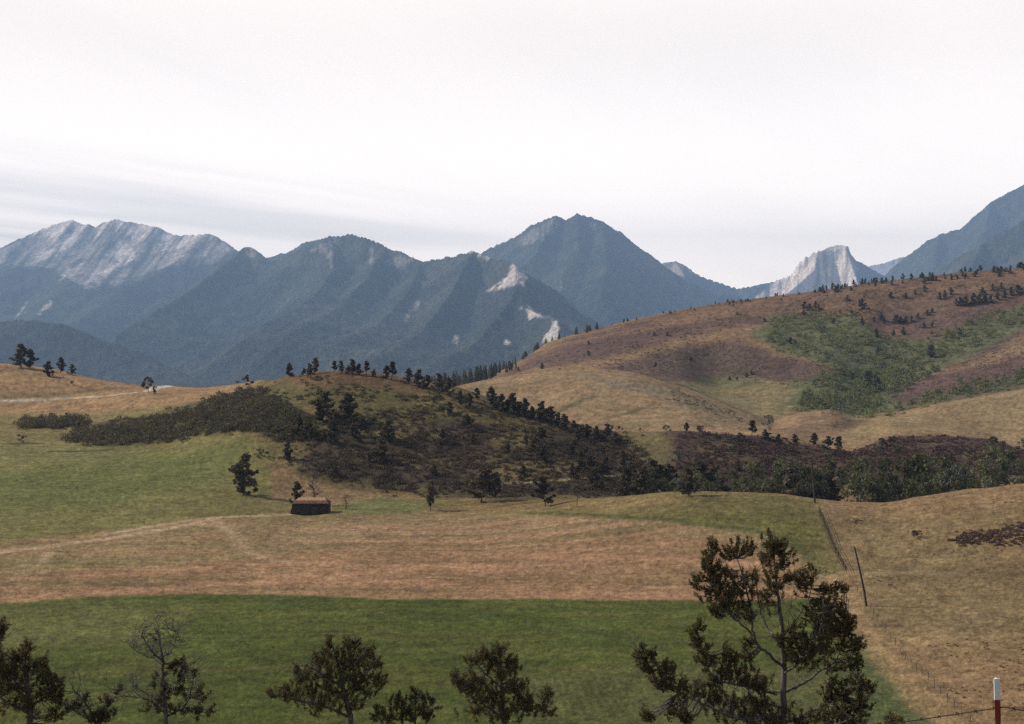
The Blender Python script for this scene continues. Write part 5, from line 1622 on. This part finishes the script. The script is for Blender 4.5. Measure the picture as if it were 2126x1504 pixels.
near_pine("pine_tree", "dark pine with a knobby top, right of the small pine top", 44.0,
          [[(1045, 1640, 0, 0.15), (1045, 1510, 0, 0.14), (1042, 1450, 0, 0.11), (1040, 1390, 0, 0.06), (1042, 1350, 0, 0.03)], [(1045, 1490, 0, 0.06), (1000, 1460, -.3, 0.05), (965, 1435, -.5, 0.035), (946, 1405, -.5, 0.02)],
           [(1045, 1480, 0, 0.06), (1090, 1470, .3, 0.05), (1125, 1460, .4, 0.03), (1135, 1440, .4, 0.02)], [(1042, 1430, 0, 0.05), (1000, 1390, -.2, 0.03), (980, 1365, -.2, 0.02)]],
          [(1042, 1348, 14, 10, 6, 0), (1035, 1362, 22, 14, 9, 0), (1062, 1378, 12, 12, 6, .1), (1003, 1357, 8, 10, 4, -.1), (980, 1368, 12, 12, 6, -.2), (1010, 1375, 22, 14, 9, -.1), (1045, 1390, 30, 16, 13, 0), (985, 1405, 18, 14, 7, -.2),
           (946, 1404, 6, 10, 4, -.5), (952, 1420, 10, 10, 4, -.5), (970, 1432, 18, 10, 7, -.4), (1005, 1425, 24, 14, 9, -.2), (1050, 1425, 30, 18, 13, 0), (1080, 1425, 16, 14, 6, .2), (1000, 1450, 26, 14, 10, -.2), (1040, 1458, 40, 18, 18, 0),
           (1095, 1448, 20, 12, 7, .2), (1137, 1440, 9, 9, 4, .4), (1130, 1462, 14, 12, 5, .4), (1110, 1475, 30, 12, 11, .3), (1040, 1485, 50, 12, 18, 0), (985, 1478, 12, 8, 4, -.3), (1145, 1480, 8, 8, 2, .4), (945, 1482, 6, 4, 1, -.5)],
          904, 0.175, 0.10, 60, bw=0.0105, dense=2.6)
near_pine("pine_tree", "dark scraggy pine crowded into the lower left corner", 30.0,
          [[(60, 1640, 0, 0.13), (62, 1500, 0, 0.12), (58, 1440, 0, 0.09), (52, 1390, 0, 0.05), (55, 1350, 0, 0.025)], [(60, 1480, 0, 0.05), (20, 1460, -.3, 0.04), (-20, 1440, -.4, 0.03)], [(60, 1470, 0, 0.05), (100, 1440, .3, 0.04), (120, 1410, .3, 0.02)],
           [(58, 1440, 0, 0.04), (20, 1400, -.2, 0.03), (5, 1370, -.3, 0.02)]],
          [(55, 1345, 10, 10, 4, 0), (45, 1362, 22, 12, 7, 0), (18, 1368, 16, 12, 6, -.2), (60, 1385, 30, 16, 12, 0), (15, 1395, 24, 16, 10, -.2), (90, 1375, 10, 10, 3, .2), (100, 1400, 18, 14, 6, .2), (45, 1415, 36, 18, 15, 0), (110, 1425, 20, 16, 8, .3),
           (120, 1450, 16, 14, 6, .3), (75, 1445, 32, 16, 10, .1), (10, 1430, 26, 14, 8, -.3), (30, 1470, 40, 14, 9, -.2), (100, 1485, 40, 12, 10, .2), (-15, 1400, 20, 20, 8, -.3)],
          905, 0.135, 0.08, 90, dense=2.0)
near_pine("pine_tree", "thin pine tip at the left edge above the corner pine", 26.0,
          [[(-30, 1640, 0, 0.10), (-20, 1480, 0, 0.07), (-8, 1360, 0, 0.04), (0, 1292, 0, 0.015)]],
          [(0, 1298, 5, 12, 4, 0), (6, 1312, 7, 8, 3, 0), (-4, 1330, 10, 14, 5, 0), (-8, 1370, 14, 20, 8, 0), (-20, 1430, 26, 24, 12, 0)], 906, 0.14, 0.08, 4)
near_pine("bare_pine", "half-dead pine with bare grey limbs spreading above dark lower needles", 30.0,
          [[(345, 1640, 0, 0.10), (344, 1500, 0, 0.085), (340, 1440, 0, 0.07), (338, 1390, 0, 0.055), (336, 1350, 0, 0.042), (330, 1325, 0, 0.03), (322, 1304, 0, 0.014)],
           [(337, 1372, 0, 0.03), (315, 1352, -.2, 0.026), (300, 1330, -.3, 0.02), (288, 1308, -.3, 0.01)], [(337, 1380, 0, 0.026), (310, 1365, .3, 0.02), (285, 1352, .4, 0.016), (266, 1334, .4, 0.009)],
           [(338, 1365, 0, 0.022), (355, 1350, .2, 0.016), (365, 1330, .2, 0.012), (364, 1308, .2, 0.006)], [(344, 1490, 0, 0.04), (380, 1470, .3, 0.034), (394, 1445, .3, 0.028), (398, 1420, .3, 0.02), (410, 1385, .3, 0.01)],
           [(342, 1480, 0, 0.03), (310, 1455, -.3, 0.024), (285, 1448, -.4, 0.018), (250, 1446, -.4, 0.01)], [(342, 1460, 0, 0.03), (305, 1440, .3, 0.022), (280, 1425, .4, 0.016), (268, 1412, .4, 0.008)],
           [(346, 1440, 0, 0.03), (380, 1410, -.3, 0.02), (395, 1380, -.4, 0.012), (412, 1370, -.4, 0.006)]],
          [(372, 1380, 18, 10, 6, 0), (365, 1400, 26, 16, 11, 0), (390, 1405, 14, 14, 5, .2), (335, 1415, 16, 16, 5, 0), (330, 1430, 20, 10, 5, -.1), (372, 1440, 20, 16, 7, .1), (410, 1430, 12, 12, 4, .3), (423, 1452, 10, 8, 3, .4), (340, 1465, 22, 20, 8, 0),
           (420, 1478, 18, 12, 7, .4), (385, 1482, 34, 12, 10, .2), (300, 1470, 14, 8, 3, -.3), (323, 1318, 12, 8, 2, 0)],
          907, 0.125, 0.08, 190, bark=M_DEAD, dense=1.15)
near_pine("pine_sapling", "low scraggy sapling between the corner pine and the half-dead pine", 30.0,
          [[(205, 1640, 0, 0.06), (200, 1510, 0, 0.05), (185, 1470, 0, 0.035), (150, 1430, 0, 0.012)], [(200, 1500, 0, 0.03), (225, 1470, .2, 0.02), (245, 1435, .3, 0.01)], [(198, 1500, 0, 0.03), (160, 1480, -.3, 0.02), (140, 1460, -.4, 0.01)]],
          [(246, 1434, 7, 5, 2, .3), (222, 1458, 12, 10, 4, .2), (215, 1480, 24, 14, 8, .1), (175, 1450, 8, 8, 2, -.1), (195, 1490, 30, 10, 8, 0), (150, 1470, 12, 8, 3, -.3)],
          908, 0.12, 0.08, 90, bark=M_DEAD, dense=1.7)
near_pine("pine_sapling", "tiny dark pine tip at the bottom edge left of the steel post", 24.0,
          [[(1850, 1640, 0, 0.05), (1852, 1540, 0, 0.04), (1852, 1495, 0, 0.012)]],
          [(1852, 1497, 8, 6, 3, 0), (1842, 1502, 8, 5, 2, -.1), (1864, 1501, 7, 5, 2, .1), (1852, 1520, 24, 12, 8, 0)], 909, 0.11, 0.07, 2)
print("objects", len(bpy.data.objects))
